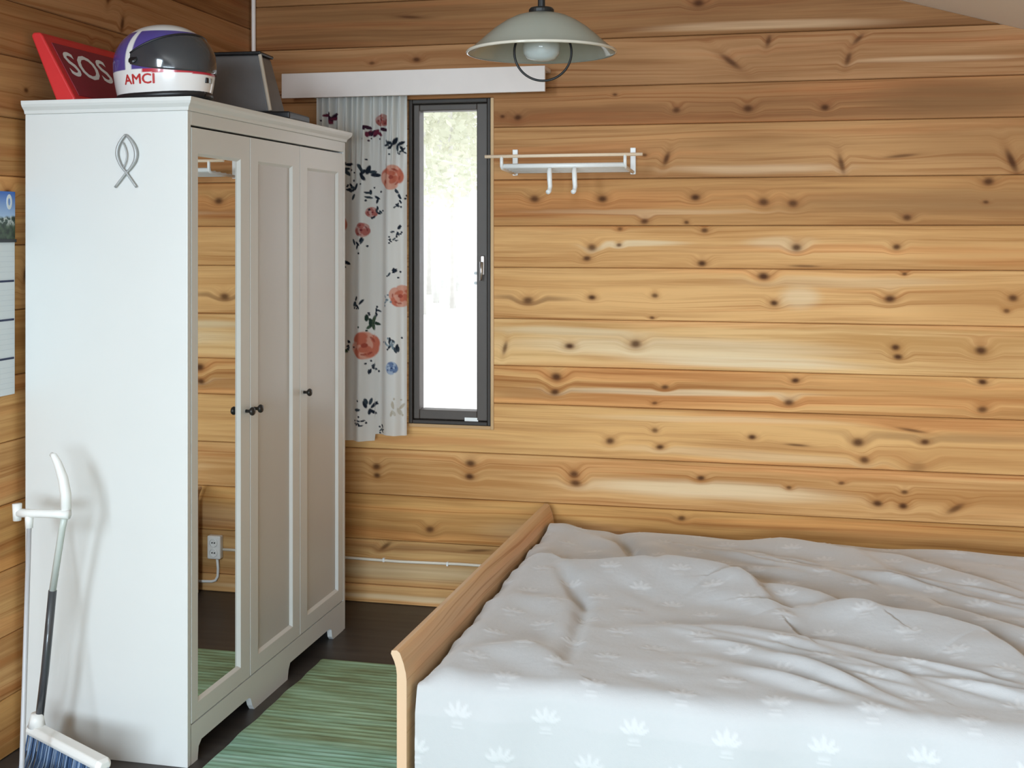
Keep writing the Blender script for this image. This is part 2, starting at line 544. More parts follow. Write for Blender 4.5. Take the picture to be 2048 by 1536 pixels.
def glass_material():
    m = bpy.data.materials.new('window_glass')
    m.use_nodes = True
    t = m.node_tree
    for n in list(t.nodes): t.nodes.remove(n)
    o = t.nodes.new('ShaderNodeOutputMaterial')
    mx = t.nodes.new('ShaderNodeMixShader')
    tr_ = t.nodes.new('ShaderNodeBsdfTransparent')
    gl = t.nodes.new('ShaderNodeBsdfGlossy')
    gl.inputs['Roughness'].default_value = .02
    mx.inputs[0].default_value = .06
    t.links.new(tr_.outputs[0], mx.inputs[1])
    t.links.new(gl.outputs[0], mx.inputs[2])
    t.links.new(mx.outputs[0], o.inputs[0])
    return m


M_glass = glass_material()
win = empty('window_1', ((WB0 + WB1) / 2, YB, WZ0))
tag(win, kind='structure')
cxw = (WB0 + WB1) / 2


def wpart(name, x0, x1, y0, y1, z0, z1, mat=M_dark, bevel=.004):
    return G().box(x0 - cxw, x1 - cxw, y0 - YB, y1 - YB, z0 - WZ0, z1 - WZ0).build(name, mat, win, bevel=bevel)


fy0, fy1 = YB - .008, YB + .07
wpart('frame_stile', WB0, WB0 + .016, fy0, fy1, WZ0, WZ1)
wpart('frame_stile', WB1 - .014, WB1, fy0, fy1, WZ0, WZ1)
wpart('frame_rail', WB0 + .016, WB1 - .014, fy0, fy1, WZ0, WZ0 + .016)
wpart('frame_rail', WB0 + .016, WB1 - .014, fy0, fy1, WZ1 - .018, WZ1)
M_sash = plain('dark_grey_sash', (.072, .056, .046), .5, var=.1, scale=25)
gx0, gx1, gz0, gz1 = -1.473, -1.232, .798, 2.010
wpart('sash_stile', WB0 + .018, gx0, fy0 + .012, fy1, WZ0 + .018, WZ1 - .02, M_sash)
wpart('sash_stile', gx1, WB1 - .016, fy0 + .012, fy1, WZ0 + .018, WZ1 - .02, M_sash)
wpart('sash_rail', gx0, gx1, fy0 + .014, fy1, WZ0 + .018, gz0, M_sash)
wpart('sash_rail', gx0, gx1, fy0 + .014, fy1, gz1, WZ1 - .02, M_sash)
wpart('pane', gx0 - .004, gx1 + .004, YB + .048, YB + .054, gz0 - .004, gz1 + .004, M_glass, 0)
hp = wpart('handle', -1.214, -1.197, fy0, fy0 + .014, 1.345, 1.425, M_steel)
hl = G().tube([(-1.2055 - cxw, fy0 - .016 - YB, 1.40 - WZ0), (-1.2055 - cxw, fy0 - .018 - YB, 1.36 - WZ0), (-1.2075 - cxw, fy0 - .014 - YB, 1.325 - WZ0)], [.006, .0055, .004]).build('handle_lever', M_steel, hp, smooth=True)
wpart('sticker', -1.282, -1.226, fy0 + .0125, fy0 + .015, .752, .772, M_whitepl, 0)
for zz in (1.352, 1.312):
    G().tube([(-1.247 - cxw, .046, zz - WZ0), (-1.247 - cxw, .0485, zz - WZ0)], .007, 12).build('pane_dot', M_greymetal, win, smooth=False)  # two small grey discs on the pane

# windows behind and beside the camera, out of the picture: frames and panes in their holes
for nm, ax, a0, a1, z0, z1, pos, d in (('window_2', 'x', -1.35, 1.75, .7, 1.96, YF, -1), ('window_3', 'y', -1.8, -.4, 1.48, 2.76, XL, -1)):
    w = empty(nm, (0, 0, 0))
    tag(w, kind='structure')
    def bar(n_, p0, p1, q0, q1, mat, dd=(.03, .08)):
        lo, hi = sorted((pos + d * dd[0], pos + d * dd[1]))
        if ax == 'x':
            G().box(p0, p1, lo, hi, q0, q1).build(n_, mat, w)
        else:
            G().box(lo, hi, p0, p1, q0, q1).build(n_, mat, w)
    t_ = .05
    mid = (a0 + a1) / 2
    bar('frame_stile', a0, a0 + t_, z0, z1, M_dark)
    bar('frame_stile', a1 - t_, a1, z0, z1, M_dark)
    bar('frame_stile', mid - .03, mid + .03, z0 + t_, z1 - t_, M_dark)
    bar('frame_rail', a0 + t_, a1 - t_, z0, z0 + t_, M_dark)
    bar('frame_rail', a0 + t_, a1 - t_, z1 - t_, z1, M_dark)
    bar('pane', a0 + t_, mid - .03, z0 + t_, z1 - t_, M_glass, (.05, .055))
    bar('pane', mid + .03, a1 - t_, z0 + t_, z1 - t_, M_glass, (.05, .055))

# ------------------------------------------------------------------ wardrobe
WX, WXB = -1.665, -2.185           # front and back of the carcass
WY0, WY1, WH = 3.130, 4.372, 1.862
ward = empty('wardrobe', (WXB, WY0, 0))
tag(ward, 'tall white three-door wardrobe with a mirror in its nearest door, against the log wall', 'wardrobe')


def wd(g, name, mat=M_white, parent=None, bevel=.002):
    g.v = [(x - WXB, y - WY0, z) for x, y, z in g.v]
    return g.build(name, mat, parent or ward, bevel=bevel)


st = .020
wd(G().prism([(WXB, 0), (WX, 0), (WX, WH), (WXB, WH)], WY0, WY0 + st, 'y'), 'side_panel')
wd(G().prism([(WXB, 0), (WX, 0), (WX, WH), (WXB, WH)], WY1 - st, WY1, 'y'), 'side_panel')
wd(G().box(WXB, WXB + .006, WY0 + st, WY1 - st, .10, WH), 'back_panel', bevel=0)
wd(G().box(WXB + .006, WX - .022, WY0 + st, WY1 - st, .10, .116), 'bottom_shelf', bevel=0)
# cornice: a stepped, splayed moulding round the top
def cornice():
    g = G()
    steps = [(WH, .004), (WH + .010, .007), (WH + .020, .017), (WH + .027, .021), (WH + .038, .022)]
    ring = []
    for z, o in steps:
        ring.append([(WXB, WY0 - o, z), (WX + o, WY0 - o, z), (WX + o, WY1 + o, z), (WXB, WY1 + o, z)])
    v = [p for r_ in ring for p in r_]
    f = [(3, 2, 1, 0)]
    for i in range(len(ring) - 1):
        for k_ in range(4):
            f.append((i * 4 + k_, i * 4 + (k_ + 1) % 4, i * 4 + 4 + (k_ + 1) % 4, i * 4 + 4 + k_))
    e = 4 * (len(ring) - 1)
    f.append((e, e + 1, e + 2, e + 3))
    return g.add(v, f)


wd(cornice(), 'cornice', bevel=.0015)
wd(G().box(WX - .020, WX, WY0 + st, WY1 - st, 1.823, WH), 'frieze_rail')
# plinth with two shaped cut-outs
def plinth():
    outl = [(WY0 + st, 0), (3.190, 0), (3.196, .036), (3.214, .050), (3.528, .050), (3.540, .044), (3.552, .018), (3.568, .0), (3.828, .0),
            (3.836, .030), (3.850, .050), (4.215, .050), (4.230, .040), (4.236, .012), (4.250, 0), (WY1 - st, 0), (WY1 - st, .112), (WY0 + st, .112)]
    g = G()
    n = len(outl)
    for x in (WX - .018, WX):
        g.v += [(x, y, z) for y, z in outl]
    # triangulated by hand: legs and rail
    zt = .112
    def quad(y0, y1, zb0, zb1):
        b = len(g.v)
        for x in (WX - .018, WX):
            g.v.extend([(x, y0, zb0), (x, y1, zb1), (x, y1, zt), (x, y0, zt)])
        g.f.extend([(b, b + 3, b + 2, b + 1), (b + 4, b + 5, b + 6, b + 7), (b, b + 1, b + 5, b + 4), (b + 3, b + 7, b + 6, b + 2)])
    g.v = []
    for i in range(n - 3):
        (y0, a), (y1, b_) = outl[i], outl[i + 1]
        if y1 > y0 + 1e-6: quad(y0, y1, a, b_)
    quad(WY0 + st, WY0 + st + 1e-4, 0, 0)
    quad(WY1 - st - 1e-4, WY1 - st, 0, 0)
    return g


wd(plinth(), 'plinth', bevel=0)

M_mirror = plain('mirror_glass', (.80, .81, .80), .0, metal=1.0, var=0.0)
M_panel_shade = plain('white_door_panel_shaded', (.57, .56, .545), .34, var=.03, scale=4)  # same white paint as the sides, darkened for shade on the door fronts


def door(y0, y1, pi0, pi1, mirror, knob_y, zb=.116, zt=1.817, pz0=.165, pz1=1.745):
    """frame with a splayed inner edge; the mirror or panel sits 9 mm back"""
    g = G()
    xf, xb = WX, WX - .019
    O = [(y0, zb), (y1, zb), (y1, zt), (y0, zt)]
    I = [(pi0, pz0), (pi1, pz0), (pi1, pz1), (pi0, pz1)]
    s = .009
    I2 = [(pi0 + s, pz0 + s), (pi1 - s, pz0 + s), (pi1 - s, pz1 - s), (pi0 + s, pz1 - s)]
    v = [(xb, *p) for p in O] + [(xf, *p) for p in O] + [(xf, *p) for p in I] + [(xf - .010, *p) for p in I2] + [(xb, *p) for p in I2]
    f = []
    for i in range(4):
        j = (i + 1) % 4
        f += [(i, j, 4 + j, 4 + i), (4 + i, 4 + j, 8 + j, 8 + i), (8 + i, 8 + j, 12 + j, 12 + i), (12 + i, 12 + j, 16 + j, 16 + i), (16 + i, 16 + j, j, i)]
    g.add(v, f)
    d = wd(g, 'door', M_white, bevel=.0012)
    pg = G().box(xf - .016, xf - .0095, pi0 + s - .001, pi1 - s + .001, pz0 + s - .001, pz1 - s + .001)
    wd(pg, 'mirror' if mirror else 'panel', M_mirror if mirror else M_panel_shade, d, bevel=0)
    kg = G()
    prof = [(.0, 0), (.0055, 0), (.005, .010), (.0065, .013), (.0125, .018), (.0135, .023), (.011, .028), (.0, .030)]
    base = kg.lathe(prof, 16)
    kg.v = [(WX + z, knob_y + x, .957 + y) for x, y, z in kg.v]
    kn_ = wd(kg, 'knob', M_knob, d, bevel=0)
    kn_.data.polygons.foreach_set('use_smooth', [True] * len(kn_.data.polygons))
    kn_['label'] = 'small dark round door knob'
    return d


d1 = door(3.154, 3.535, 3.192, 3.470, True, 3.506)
d1['label'] = 'wardrobe door with a tall mirror'
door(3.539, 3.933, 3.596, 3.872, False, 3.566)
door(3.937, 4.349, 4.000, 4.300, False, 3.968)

# fish ornament glued to the side panel
fish = G()
fx, fz = -1.8545, 1.722
def arc(sign):
    pts = []
    for i in range(19):
        u = i / 18
        z = .074 - u * .150
        w = .030 * sin(min(1.0, u / .72) * pi) ** .85 if u < .72 else -.034 * ((u - .72) / .28)
        pts.append((sign * w, 0, z))
    return pts


fo = empty('fish_ornament', (fx, WY0 - .0045, fz))
tag(fo, 'grey metal fish outline ornament fixed upright on the white wardrobe side', 'ornament')
for sg in (1, -1):
    a_ = arc(sg)
    G().tube([(x + (.004 * (1 - abs(1 - 2 * i / 18))), -.004 + (.0012 if sg > 0 else 0), z) for i, (x, y, z) in enumerate(a_)], [.0036 + .0026 * sin(pi * min(1, i / 12)) * (1.0 if sg > 0 else .55) for i in range(19)], 8).build('outline_arc', M_greymetal, fo, smooth=True)
G().tube([(-.008 + .012 * sin(pi * i / 10), -.004, .052 - .075 * i / 10) for i in range(11)], .0021, 6).build('gill_arc', M_greymetal, fo, smooth=True)

# ------------------------------------------------------------------ things on top of the wardrobe
WT = WH + .038
# red SOS case leaning on the log wall
M_red = plain('red_case_plastic', (.62, .028, .030), .38, var=.05, scale=30)
M_redshade = plain('shaded_red_case_face', (.235, .016, .028), .6, var=.1, scale=60, bump=.2)  # the case's red, darkened for the face turned away from the light
M_letter = plain('white_letter_print', (.78, .76, .74), .6, var=.04)
case = empty('emergency_case', (-2.075, 3.165, WT))
tag(case, 'flat red case with white SOS letters leaning on the wall above the wardrobe', 'case')
sec = [(-.030, .0), (.026, .0), (.030, .010), (-.078, .198), (-.087, .208), (-.109, .208), (-.115, .198)]   # x,z section: leans to the wall
L_ = .47
g = G().prism([(a, b) for a, b in sec], 0, L_, 'y')
o = g.build('shell', M_red, case, bevel=.006, seg=3)
# face plate on the room side, its red darkened to paint in shade
nx = Vector((.188, 0, .108)).normalized()
ex = Vector((-.108, 0, .188)).normalized()      # up the slope
p0 = Vector((.030, 0, .010))
def on_face(y, s, off): return p0 + ex * s + Vector((0, y, 0)) + nx * off
g = G()
v = [on_face(y, s, o_) for o_ in (.0003, .003) for y, s in ((.028, .012), (L_ - .018, .012), (L_ - .018, .196), (.028, .196))]
g.add(v, [(0, 3, 2, 1), (4, 5, 6, 7), (0, 1, 5, 4), (1, 2, 6, 5), (2, 3, 7, 6), (3, 0, 4, 7)])
g.build('cover', M_redshade, case, bevel=.001)['label'] = 'red front cover darkened as if in shade'
tv, tf = text_mesh('SOS', .128)
x0 = min(p[0] for p in tv)
g = G().add([on_face(.052 + (p[0] - x0) * 1.06, .086 + p[1] * .94, .0036) for p in tv], tf)
g.build('lettering', M_letter, case)['label'] = 'white SOS letters'

# racing helmet
HC = (-1.835, 3.305, WT + .004)
helmet = empty('racing_helmet', HC, radians(-14))
tag(helmet, 'white and purple racing helmet with dark visor resting on top of the wardrobe', 'helmet')
HA, HB, HZ = .160, .132, .112
def hshell(phi, t):
    """phi: azimuth, 0 = front; t: 0 bottom rim .. 1 crown"""
    if t < .45:
        q = t / .45
        z = .010 + q * (HZ - .010)
        k_ = .90 + .10 * sin(q * pi / 2)
    else:
        q = (t - .45) / .55
        z = HZ + .122 * sin(q * pi / 2)
        k_ = cos(q * pi / 2) ** .92 if q < 1 else 0
    c_, s_ = cos(phi), sin(phi)
    front = max(0, c_) ** 2
    x = (HA + .012 * front * max(0, 1 - t * 1.6)) * k_ * c_
    y = HB * k_ * s_
    z += .016 * front * max(0, .5 - t) * (1 if t < .5 else 0)
    return Vector((x, y, z))


def hcolor_material():
    m, t, p = new_mat('helmet_paint')
    at = t.nodes.new('ShaderNodeVertexColor')
    at.layer_name = 'paint'
    t.links.new(at.outputs[0], p.inputs['Base Color'])
    p.inputs['Roughness'].default_value = .22
    p.inputs['Coat Weight'].default_value = .4
    return m


NP, NT = 160, 90
hv = [hshell(2 * pi * i / NP, j / NT) for j in range(NT + 1) for i in range(NP)]
hf = [(j * NP + i, j * NP + (i + 1) % NP, (j + 1) * NP + (i + 1) % NP, (j + 1) * NP + i) for j in range(NT) for i in range(NP)]
shell = mesh('shell', hv, hf, hcolor_material(), helmet, smooth=True)
ca = shell.data.color_attributes.new('paint', 'FLOAT_COLOR', 'POINT')
PUR, WHI, RDC, DKG = (.085, .062, .26), (.80, .78, .76), (.50, .03, .05), (.02, .02, .025)
cols = []
for j in range(NT + 1):
    for i in range(NP):
        phi = 2 * pi * i / NP
        if phi > pi: phi -= 2 * pi
        t_ = j / NT
        a_ = abs(phi)
        c_ = WHI
        zz = hshell(phi, t_).z
        if zz > .088:
            # purple sides and back, white crown band, white stripe round the visor opening
            lim = .205 - .02 * (a_ > 2.2)
            if zz < lim: c_ = PUR
            if 1.58 < a_ < 1.74 and zz < .215: c_ = WHI
        if .076 < zz < .088: c_ = RDC if a_ < 1.35 else WHI
        if t_ < .02: c_ = DKG
        cols += [*c_, 1.0]
ca.data.foreach_set('color', cols)
# lining ring under the rim
G().tube([(hshell(2 * pi * i / 40, .0) * .965 + Vector((0, 0, .002))) for i in range(41)], .011, 8, cap=False).build('rim_padding', M_black, helmet, smooth=True)
# visor: a curved strip 4 mm outside the shell
def visor_material():
    m, t, p = new_mat('smoked_visor')
    p.inputs['Base Color'].default_value = (.040, .042, .048, 1)
    p.inputs['Roughness'].default_value = .12
    p.inputs['Coat Weight'].default_value = .6
    return m


NV, MV = 60, 14
vv, vf = [], []
for lay in (1.028, 1.010):
    for j in range(MV + 1):
        for i in range(NV + 1):
            w = i / NV * 2 - 1
            phi = w * 1.60
            lo = .30 + .10 * abs(w) ** 3
            hi = .71 - .20 * abs(w) ** 2.4
            P_ = hshell(phi, lo + (hi - lo) * j / MV)
            vv.append((P_.x * lay, P_.y * lay, P_.z + .0 + .001))
n1 = (NV + 1) * (MV + 1)
for j in range(MV):
    for i in range(NV):
        a_ = j * (NV + 1) + i
        vf.append((a_, a_ + 1, a_ + NV + 2, a_ + NV + 1))
        vf.append((n1 + a_, n1 + a_ + NV + 1, n1 + a_ + NV + 2, n1 + a_ + 1))
for i in range(NV):
    vf.append((i, n1 + i, n1 + i + 1, i + 1))
    b = MV * (NV + 1) + i
    vf.append((b, b + 1, n1 + b + 1, n1 + b))
visor = mesh('visor', vv, vf, visor_material(), helmet, smooth=True)
G().tube([(vv[MV * (NV + 1) + i][0] * 1.004, vv[MV * (NV + 1) + i][1] * 1.004, vv[MV * (NV + 1) + i][2]) for i in range(NV + 1)], .003, 6).build('visor_seal', M_black, visor, smooth=True)
for s_ in (1, -1):
    P_ = hshell(s_ * 1.52, .45)
    G().tube([P_ * 1.025, P_ * 1.05], [.016, .013], 16).build('visor_pivot', M_black, visor)
def wrap_text(body, size, phi0, z0, dphi_per_m, mat, lab=None):
    tv0, tf0 = text_mesh(body, size, 0)
    tv, tf = [], []
    for ox, oy in ((0, 0), (.0011, 0), (-.0011, 0), (0, .0009), (0, -.0009)):      # bold face
        tf += [tuple(i_ + len(tv) for i_ in q) for q in tf0]
        tv += [(p[0] + ox, p[1] + oy) for p in tv0]
    out = []
    for p in tv:
        ph = phi0 + p[0] * dphi_per_m
        z = z0 + p[1]
        lo, hi = 0.0, .6
        for _ in range(30):
            md = (lo + hi) / 2
            if hshell(ph, md).z < z: lo = md
            else: hi = md
        P_ = hshell(ph, lo)
        out.append((P_.x * 1.006, P_.y * 1.006, P_.z))
    o_ = G().add(out, tf).build('lettering', mat, helmet)
    if lab: o_['label'] = lab
    return o_


M_redprint = plain('red_print', (.48, .03, .03), .5)
wrap_text('AMCI', .040, -1.80, .045, 7.4, M_redprint, 'red letters on the white chin bar')
# chin vents
for ph in (.02, .16):
    P_ = hshell(ph, .20)
    G().box(-.004, .004, -.006, .006, -.008, .008).build('chin_vent', M_black if ph < .1 else M_greymetal, helmet, loc=P_, rot=(0, 0, ph), bevel=.002)

# dark box behind the helmet
bxx = empty('dark_box', (-1.835, 3.86, WT), radians(4))
tag(bxx, 'dark grey box with sloping sides and black base on the wardrobe behind the helmet', 'box')
M_grey = plain('dark_grey_plastic', (.15, .145, .148), .5, var=.15, scale=18)
G().box(-.135, .185, -.075, .14, 0, .026).build('base', M_black, bxx, bevel=.006)
g = G()
v = [(-.125, -.07, .026), (.112, -.07, .026), (.112, .10, .026), (-.125, .10, .026), (-.115, -.045, .222), (.066, -.045, .222), (.066, .07, .222), (-.115, .07, .222)]
g.add(v, [(0, 3, 2, 1), (4, 5, 6, 7), (0, 1, 5, 4), (1, 2, 6, 5), (2, 3, 7, 6), (3, 0, 4, 7)])
g.build('body', M_grey, bxx, bevel=.008, seg=3)
G().tube([(.116, -.072, .028), (.070, -.047, .221)], .0065, 8).build('edge_strip', plain('pale_edge', (.52, .45, .37), .5), bxx)['label'] = 'pale strip along the right edge'
G().box(-.118, .074, -.052, .078, .222, .234).build('lid', M_black, bxx, bevel=.005)

# ------------------------------------------------------------------ conduit in the corner, cable and socket
cd = G().tube([(XL + .020, YB - .010, 1.15), (XL + .020, YB - .010, 2.0), (XL + .018, YB - .010, 2.3), (XL + .016, YB - .010, 3.0)], .009, 10)
tag(cd.build('cable_conduit', M_whitebox, smooth=True), 'pale cable conduit running up the corner of the log walls', 'conduit')
M_cable = plain('cream_cable', (.78, .70, .58), .5)
g = G().tube([(-2.0, YB - .005, .182), (-1.75, YB - .005, .180), (-1.55, YB - .005, .178), (-1.30, YB - .005, .183), (-1.12, YB - .005, .182), (-1.016, YB - .006, .182)], .006, 8)
cb = g.build('cable', M_cable, smooth=True)
tag(cb, 'thin cream cable stapled along the low wall from the wardrobe to the socket', 'cable')
for x in (-1.9, -1.62, -1.35, -1.1):
    G().box(x - .004, x + .004, YB - .013, YB, .174, .189).build('cable_clip', M_whitepl, cb)
sk = empty('wall_socket', (-.984, YB, .193))
tag(sk, 'white double wall socket low on the log wall behind the bed', 'socket')
G().box(-.030, .030, -.030, 0, -.049, .049).build('box', M_whitepl, sk, bevel=.006, seg=3)
for zz in (.021, -.021):
    r_ = G().lathe([(.0165, 0), (.0185, .002), (.0185, .004), (.016, .005)], 20)
    r_.v = [(x, -.030 - z, y + zz) for x, y, z in r_.v]
    ro = r_.build('outlet_ring', M_whitepl, sk)
    for dx in (-.0055, .0055):
        G().box(dx - .002, dx + .002, -.0355, -.0300, zz - .002, zz + .002).build('pin_hole', M_black, ro)
lc = G().tube([(-.992, YB - .012, .145), (-.994, YB - .008, .10), (-.992, YB - .007, .068), (-.982, YB - .007, .050), (-.965, YB - .007, .044), (-.90, YB - .007, .041), (-.5, YB - .007, .041), (0.3, YB - .007, .042)], .006, 8)
tag(lc.build('cable', M_whitepl, smooth=True), 'white cable leaving the socket downwards, along the floor behind the bed', 'cable')

# ------------------------------------------------------------------ curtain pelmet, curtain
pel = empty('curtain_pelmet', (-2.019, 4.58, 2.062))
tag(pel, 'long white painted pelmet box above the curtain and narrow window', 'pelmet')
Lp = 1.092
G().box(0, Lp, 0, .016, 0, .100).build('front_board', M_whitebox, pel, bevel=.002)
G().box(0, Lp, .016, .118, .086, .100).build('top_board', M_whitebox, pel, bevel=.002)
rl = G().box(.05, Lp - .08, .040, .055, .062, .086).build('curtain_rail', M_whitepl, pel)
G().box(.10, .12, .10, .118, .01, .086).build('bracket', M_greymetal, pel)
G().box(Lp - .16, Lp - .14, .10, .118, .01, .086).build('bracket', M_greymetal, pel)


def curtain_material():
    m, t, p = new_mat('flowered_curtain_cloth')
    at = t.nodes.new('ShaderNodeVertexColor')
    at.layer_name = 'print'
    t.links.new(at.outputs[0], p.inputs['Base Color'])
    p.inputs['Roughness'].default_value = .85
    p.inputs['Specular IOR Level'].default_value = .1
    k = N(t)
    co = t.nodes.new('ShaderNodeTexCoord').outputs['Object']
    b = t.nodes.new('ShaderNodeBump')
    b.inputs['Strength'].default_value = .15
    b.inputs['Distance'].default_value = .001
    t.links.new(k.noise(co, 600.0, 1.0), b.inputs['Height'])
    t.links.new(b.outputs[0], p.inputs['Normal'])
    # thin cotton lets part of the daylight through
    tr_ = t.nodes.new('ShaderNodeBsdfTranslucent')
    t.links.new(at.outputs[0], tr_.inputs[0])
    mx = t.nodes.new('ShaderNodeMixShader')
    mx.inputs[0].default_value = .45
    t.links.new(p.outputs[0], mx.inputs[1])
    t.links.new(tr_.outputs[0], mx.inputs[2])
    t.links.new(mx.outputs[0], t.nodes['Material Output'].inputs[0])
    return m


PRINT = [('rose', -1.565, 1.739, 0.055), ('leaf', -1.671, 1.76, 0.045), ('leaf', -1.644, 1.665, 0.0286), ('leaf', -1.721, 1.689, 0.0327), ('leaf', -1.699, 1.466, 0.0286),
 ('rosed', -1.686, 1.527, 0.0327), ('rose', -1.676, 1.062, 0.0614), ('leafg', -1.665, 1.163, 0.0368), ('leaf', -1.639, 1.194, 0.0205), ('rose', -1.527, 1.262, 0.0491),
 ('leaf', -1.555, 1.356, 0.0245), ('blue', -1.561, 0.973, 0.0286), ('leaf', -1.544, 1.064, 0.0327), ('blueg', -1.576, 1.064, 0.0245), ('leaf', -1.671, 0.809, 0.0368),
 ('leaf', -1.693, 0.757, 0.0205), ('leaf', -1.708, 1.243, 0.0286), ('leaf', -1.65, 0.971, 0.0245), ('dark', -1.639, 1.941, 0.0409), ('leaf', -1.555, 1.869, 0.0368),
 ('leaf', -1.533, 1.668, 0.0245), ('leaf', -1.544, 1.628, 0.0184), ('leaf', -1.544, 1.527, 0.0205), ('leaf', -1.555, 1.487, 0.0164), ('blueg', -1.586, 1.245, 0.0205),
 ('dark', -1.833, 1.976, 0.0368), ('pale', -1.544, 0.813, 0.0327), ('leaf', -1.608, 0.72, 0.0164), ('leaf', -1.746, 1.06, 0.0205), ('leaf', -1.521, 1.849, 0.0205),
 ('rosed', -1.65, 1.598, 0.0245), ('leaf', -1.635, 1.598, 0.0245), ('dark', -1.671, 1.922, 0.0286), ('rosed', -1.614, 1.971, 0.0286),
 ('rose', -1.80, 1.55, .05), ('leaf', -1.83, 1.62, .04), ('leaf', -1.78, 1.42, .04), ('rose', -1.83, .95, .055), ('leafg', -1.80, 1.05, .04), ('leaf', -1.78, 1.78, .04)]


def make_curtain():
    x0, x1, z0, z1 = -1.894, -1.505, .676, 2.121
    nx_, nz_ = 190, 470
    X = np.linspace(x0, x1, nx_)
    T = np.linspace(0, 1, nz_)
    Xg, Tg = np.meshgrid(X, T)
    hem = np.where(Xg > -1.640, .026, 0.0) * 1.0
    Zg = z1 + (z0 + hem - z1) * Tg
    big = np.zeros_like(Xg)
    # broad folds lower down, many gathers at the heading
    for c, w, a in ((-1.860, .040, .045), (-1.785, .036, .045), (-1.695, .046, .056), (-1.562, .044, .050), (-1.512, .012, .016)):
        big += a * np.exp(-((Xg - c) / w) ** 2)
    gath = .014 * np.sin((Xg - x0) * 2 * pi / .030 + 1.3 * np.sin(Xg * 40)) * np.clip(1 - Tg * 3.2, 0, 1)
    small = .004 * np.sin((Xg - x0) * 2 * pi / .052 + 3 * Tg)
    Yg = 4.664 - (big * (.25 + .75 * np.clip(Tg * 3, 0, 1)) + gath * 1.5 + small + .004)
    base = np.zeros(Xg.shape + (3,)) + np.array((.86, .86, .83))
    r = np.random.RandomState(4)
    for kind, cx_, cz_, s in PRINT:
        dx, dz = Xg - cx_, Zg - cz_
        d = np.hypot(dx, dz)
        an = np.arctan2(dz, dx)
        def blob(bx_, bz_, ra, rb, th, col, st=1.0):
            u = ((Xg - bx_) * cos(th) + (Zg - bz_) * sin(th)) / ra
            w = (-(Xg - bx_) * sin(th) + (Zg - bz_) * cos(th)) / rb
            q = np.clip((1.12 - np.hypot(u, w)) / .24, 0, 1)[..., None] * st
            base[:] = base * (1 - q) + np.array(col) * q
        if kind in ('rose', 'rosed', 'blue'):
            c0, c1, c2 = {'rose': ((.66, .20, .13), (.80, .42, .32), (.45, .10, .07)), 'rosed': ((.50, .16, .14), (.66, .40, .36), (.26, .05, .06)),
                          'blue': ((.17, .26, .46), (.45, .56, .72), (.05, .09, .22))}[kind]
            for q in range(7):
                th = q * 2 * pi / 7 + r.rand()
                blob(cx_ + .55 * s * cos(th), cz_ + .55 * s * sin(th), .5 * s, .36 * s, th + pi / 2, c1 if q % 2 else c0)
            for q in range(4):
                th = q * 2 * pi / 4 + r.rand()
                blob(cx_ + .25 * s * cos(th), cz_ + .25 * s * sin(th), .36 * s, .22 * s, th + pi / 2, c0 if q % 2 else c1)
            blob(cx_, cz_, .18 * s, .15 * s, 0, c2)
            for q in range(5):
                th = r.rand() * 2 * pi
                blob(cx_ + .6 * s * cos(th), cz_ + .6 * s * sin(th), .16 * s, .07 * s, th + pi / 2, c2, .8)
        else:
            cl = {'leaf': (.022, .030, .048), 'leafg': (.028, .055, .040), 'blueg': (.22, .30, .36), 'dark': (.06, .022, .045), 'pale': (.60, .55, .45)}[kind]
            cl2 = {'leaf': (.05, .07, .09), 'leafg': (.07, .11, .07), 'blueg': (.36, .44, .50), 'dark': (.20, .035, .07), 'pale': (.66, .64, .56)}[kind]
            n_ = 7 if s > .03 else 5
            for q in range(n_):
                th = r.rand() * 2 * pi
                rr = s * (.2 + .75 * r.rand())
                blob(cx_ + rr * cos(th), cz_ + rr * sin(th), s * (.34 + .15 * r.rand()), s * .17, th + r.randn() * .5, cl if q % 3 else cl2)
            for q in range(3):
                th = r.rand() * 2 * pi
                blob(cx_ + s * 1.15 * cos(th), cz_ + s * 1.15 * sin(th), .004, .004, 0, cl)
    v = np.stack([Xg, Yg, Zg], -1).reshape(-1, 3)
    idx = np.arange(nx_ * nz_).reshape(nz_, nx_)
    f = np.stack([idx[:-1, :-1], idx[1:, :-1], idx[1:, 1:], idx[:-1, 1:]], -1).reshape(-1, 4)
    me = bpy.data.meshes.new('curtain')
    me.from_pydata(v.tolist(), [], f.tolist())
    me.polygons.foreach_set('use_smooth', [True] * len(me.polygons))
    ca = me.color_attributes.new('print', 'FLOAT_COLOR', 'POINT')
    ca.data.foreach_set('color', np.concatenate([base.reshape(-1, 3), np.ones((nx_ * nz_, 1))], 1).astype(np.float32).ravel())
    me.materials.append(curtain_material())
    o = bpy.data.objects.new('curtain', me)
    link(o)
    return o


tag(make_curtain(), 'white cotton curtain with red roses and navy leaves hanging beside the window', 'curtain')

# ------------------------------------------------------------------ hat rack on the wall
rack = empty('hat_rack', (-.825, YB, 1.755))
tag(rack, 'white metal hat rack with a wooden front rod on the log wall', 'rack')
def rk(pts, r, name, mat=M_whitepl, parent=rack, n=10):
    return G().tube([(x + .825, y - YB, z - 1.755) for x, y, z in pts], r, n).build(name, mat, parent, smooth=True)


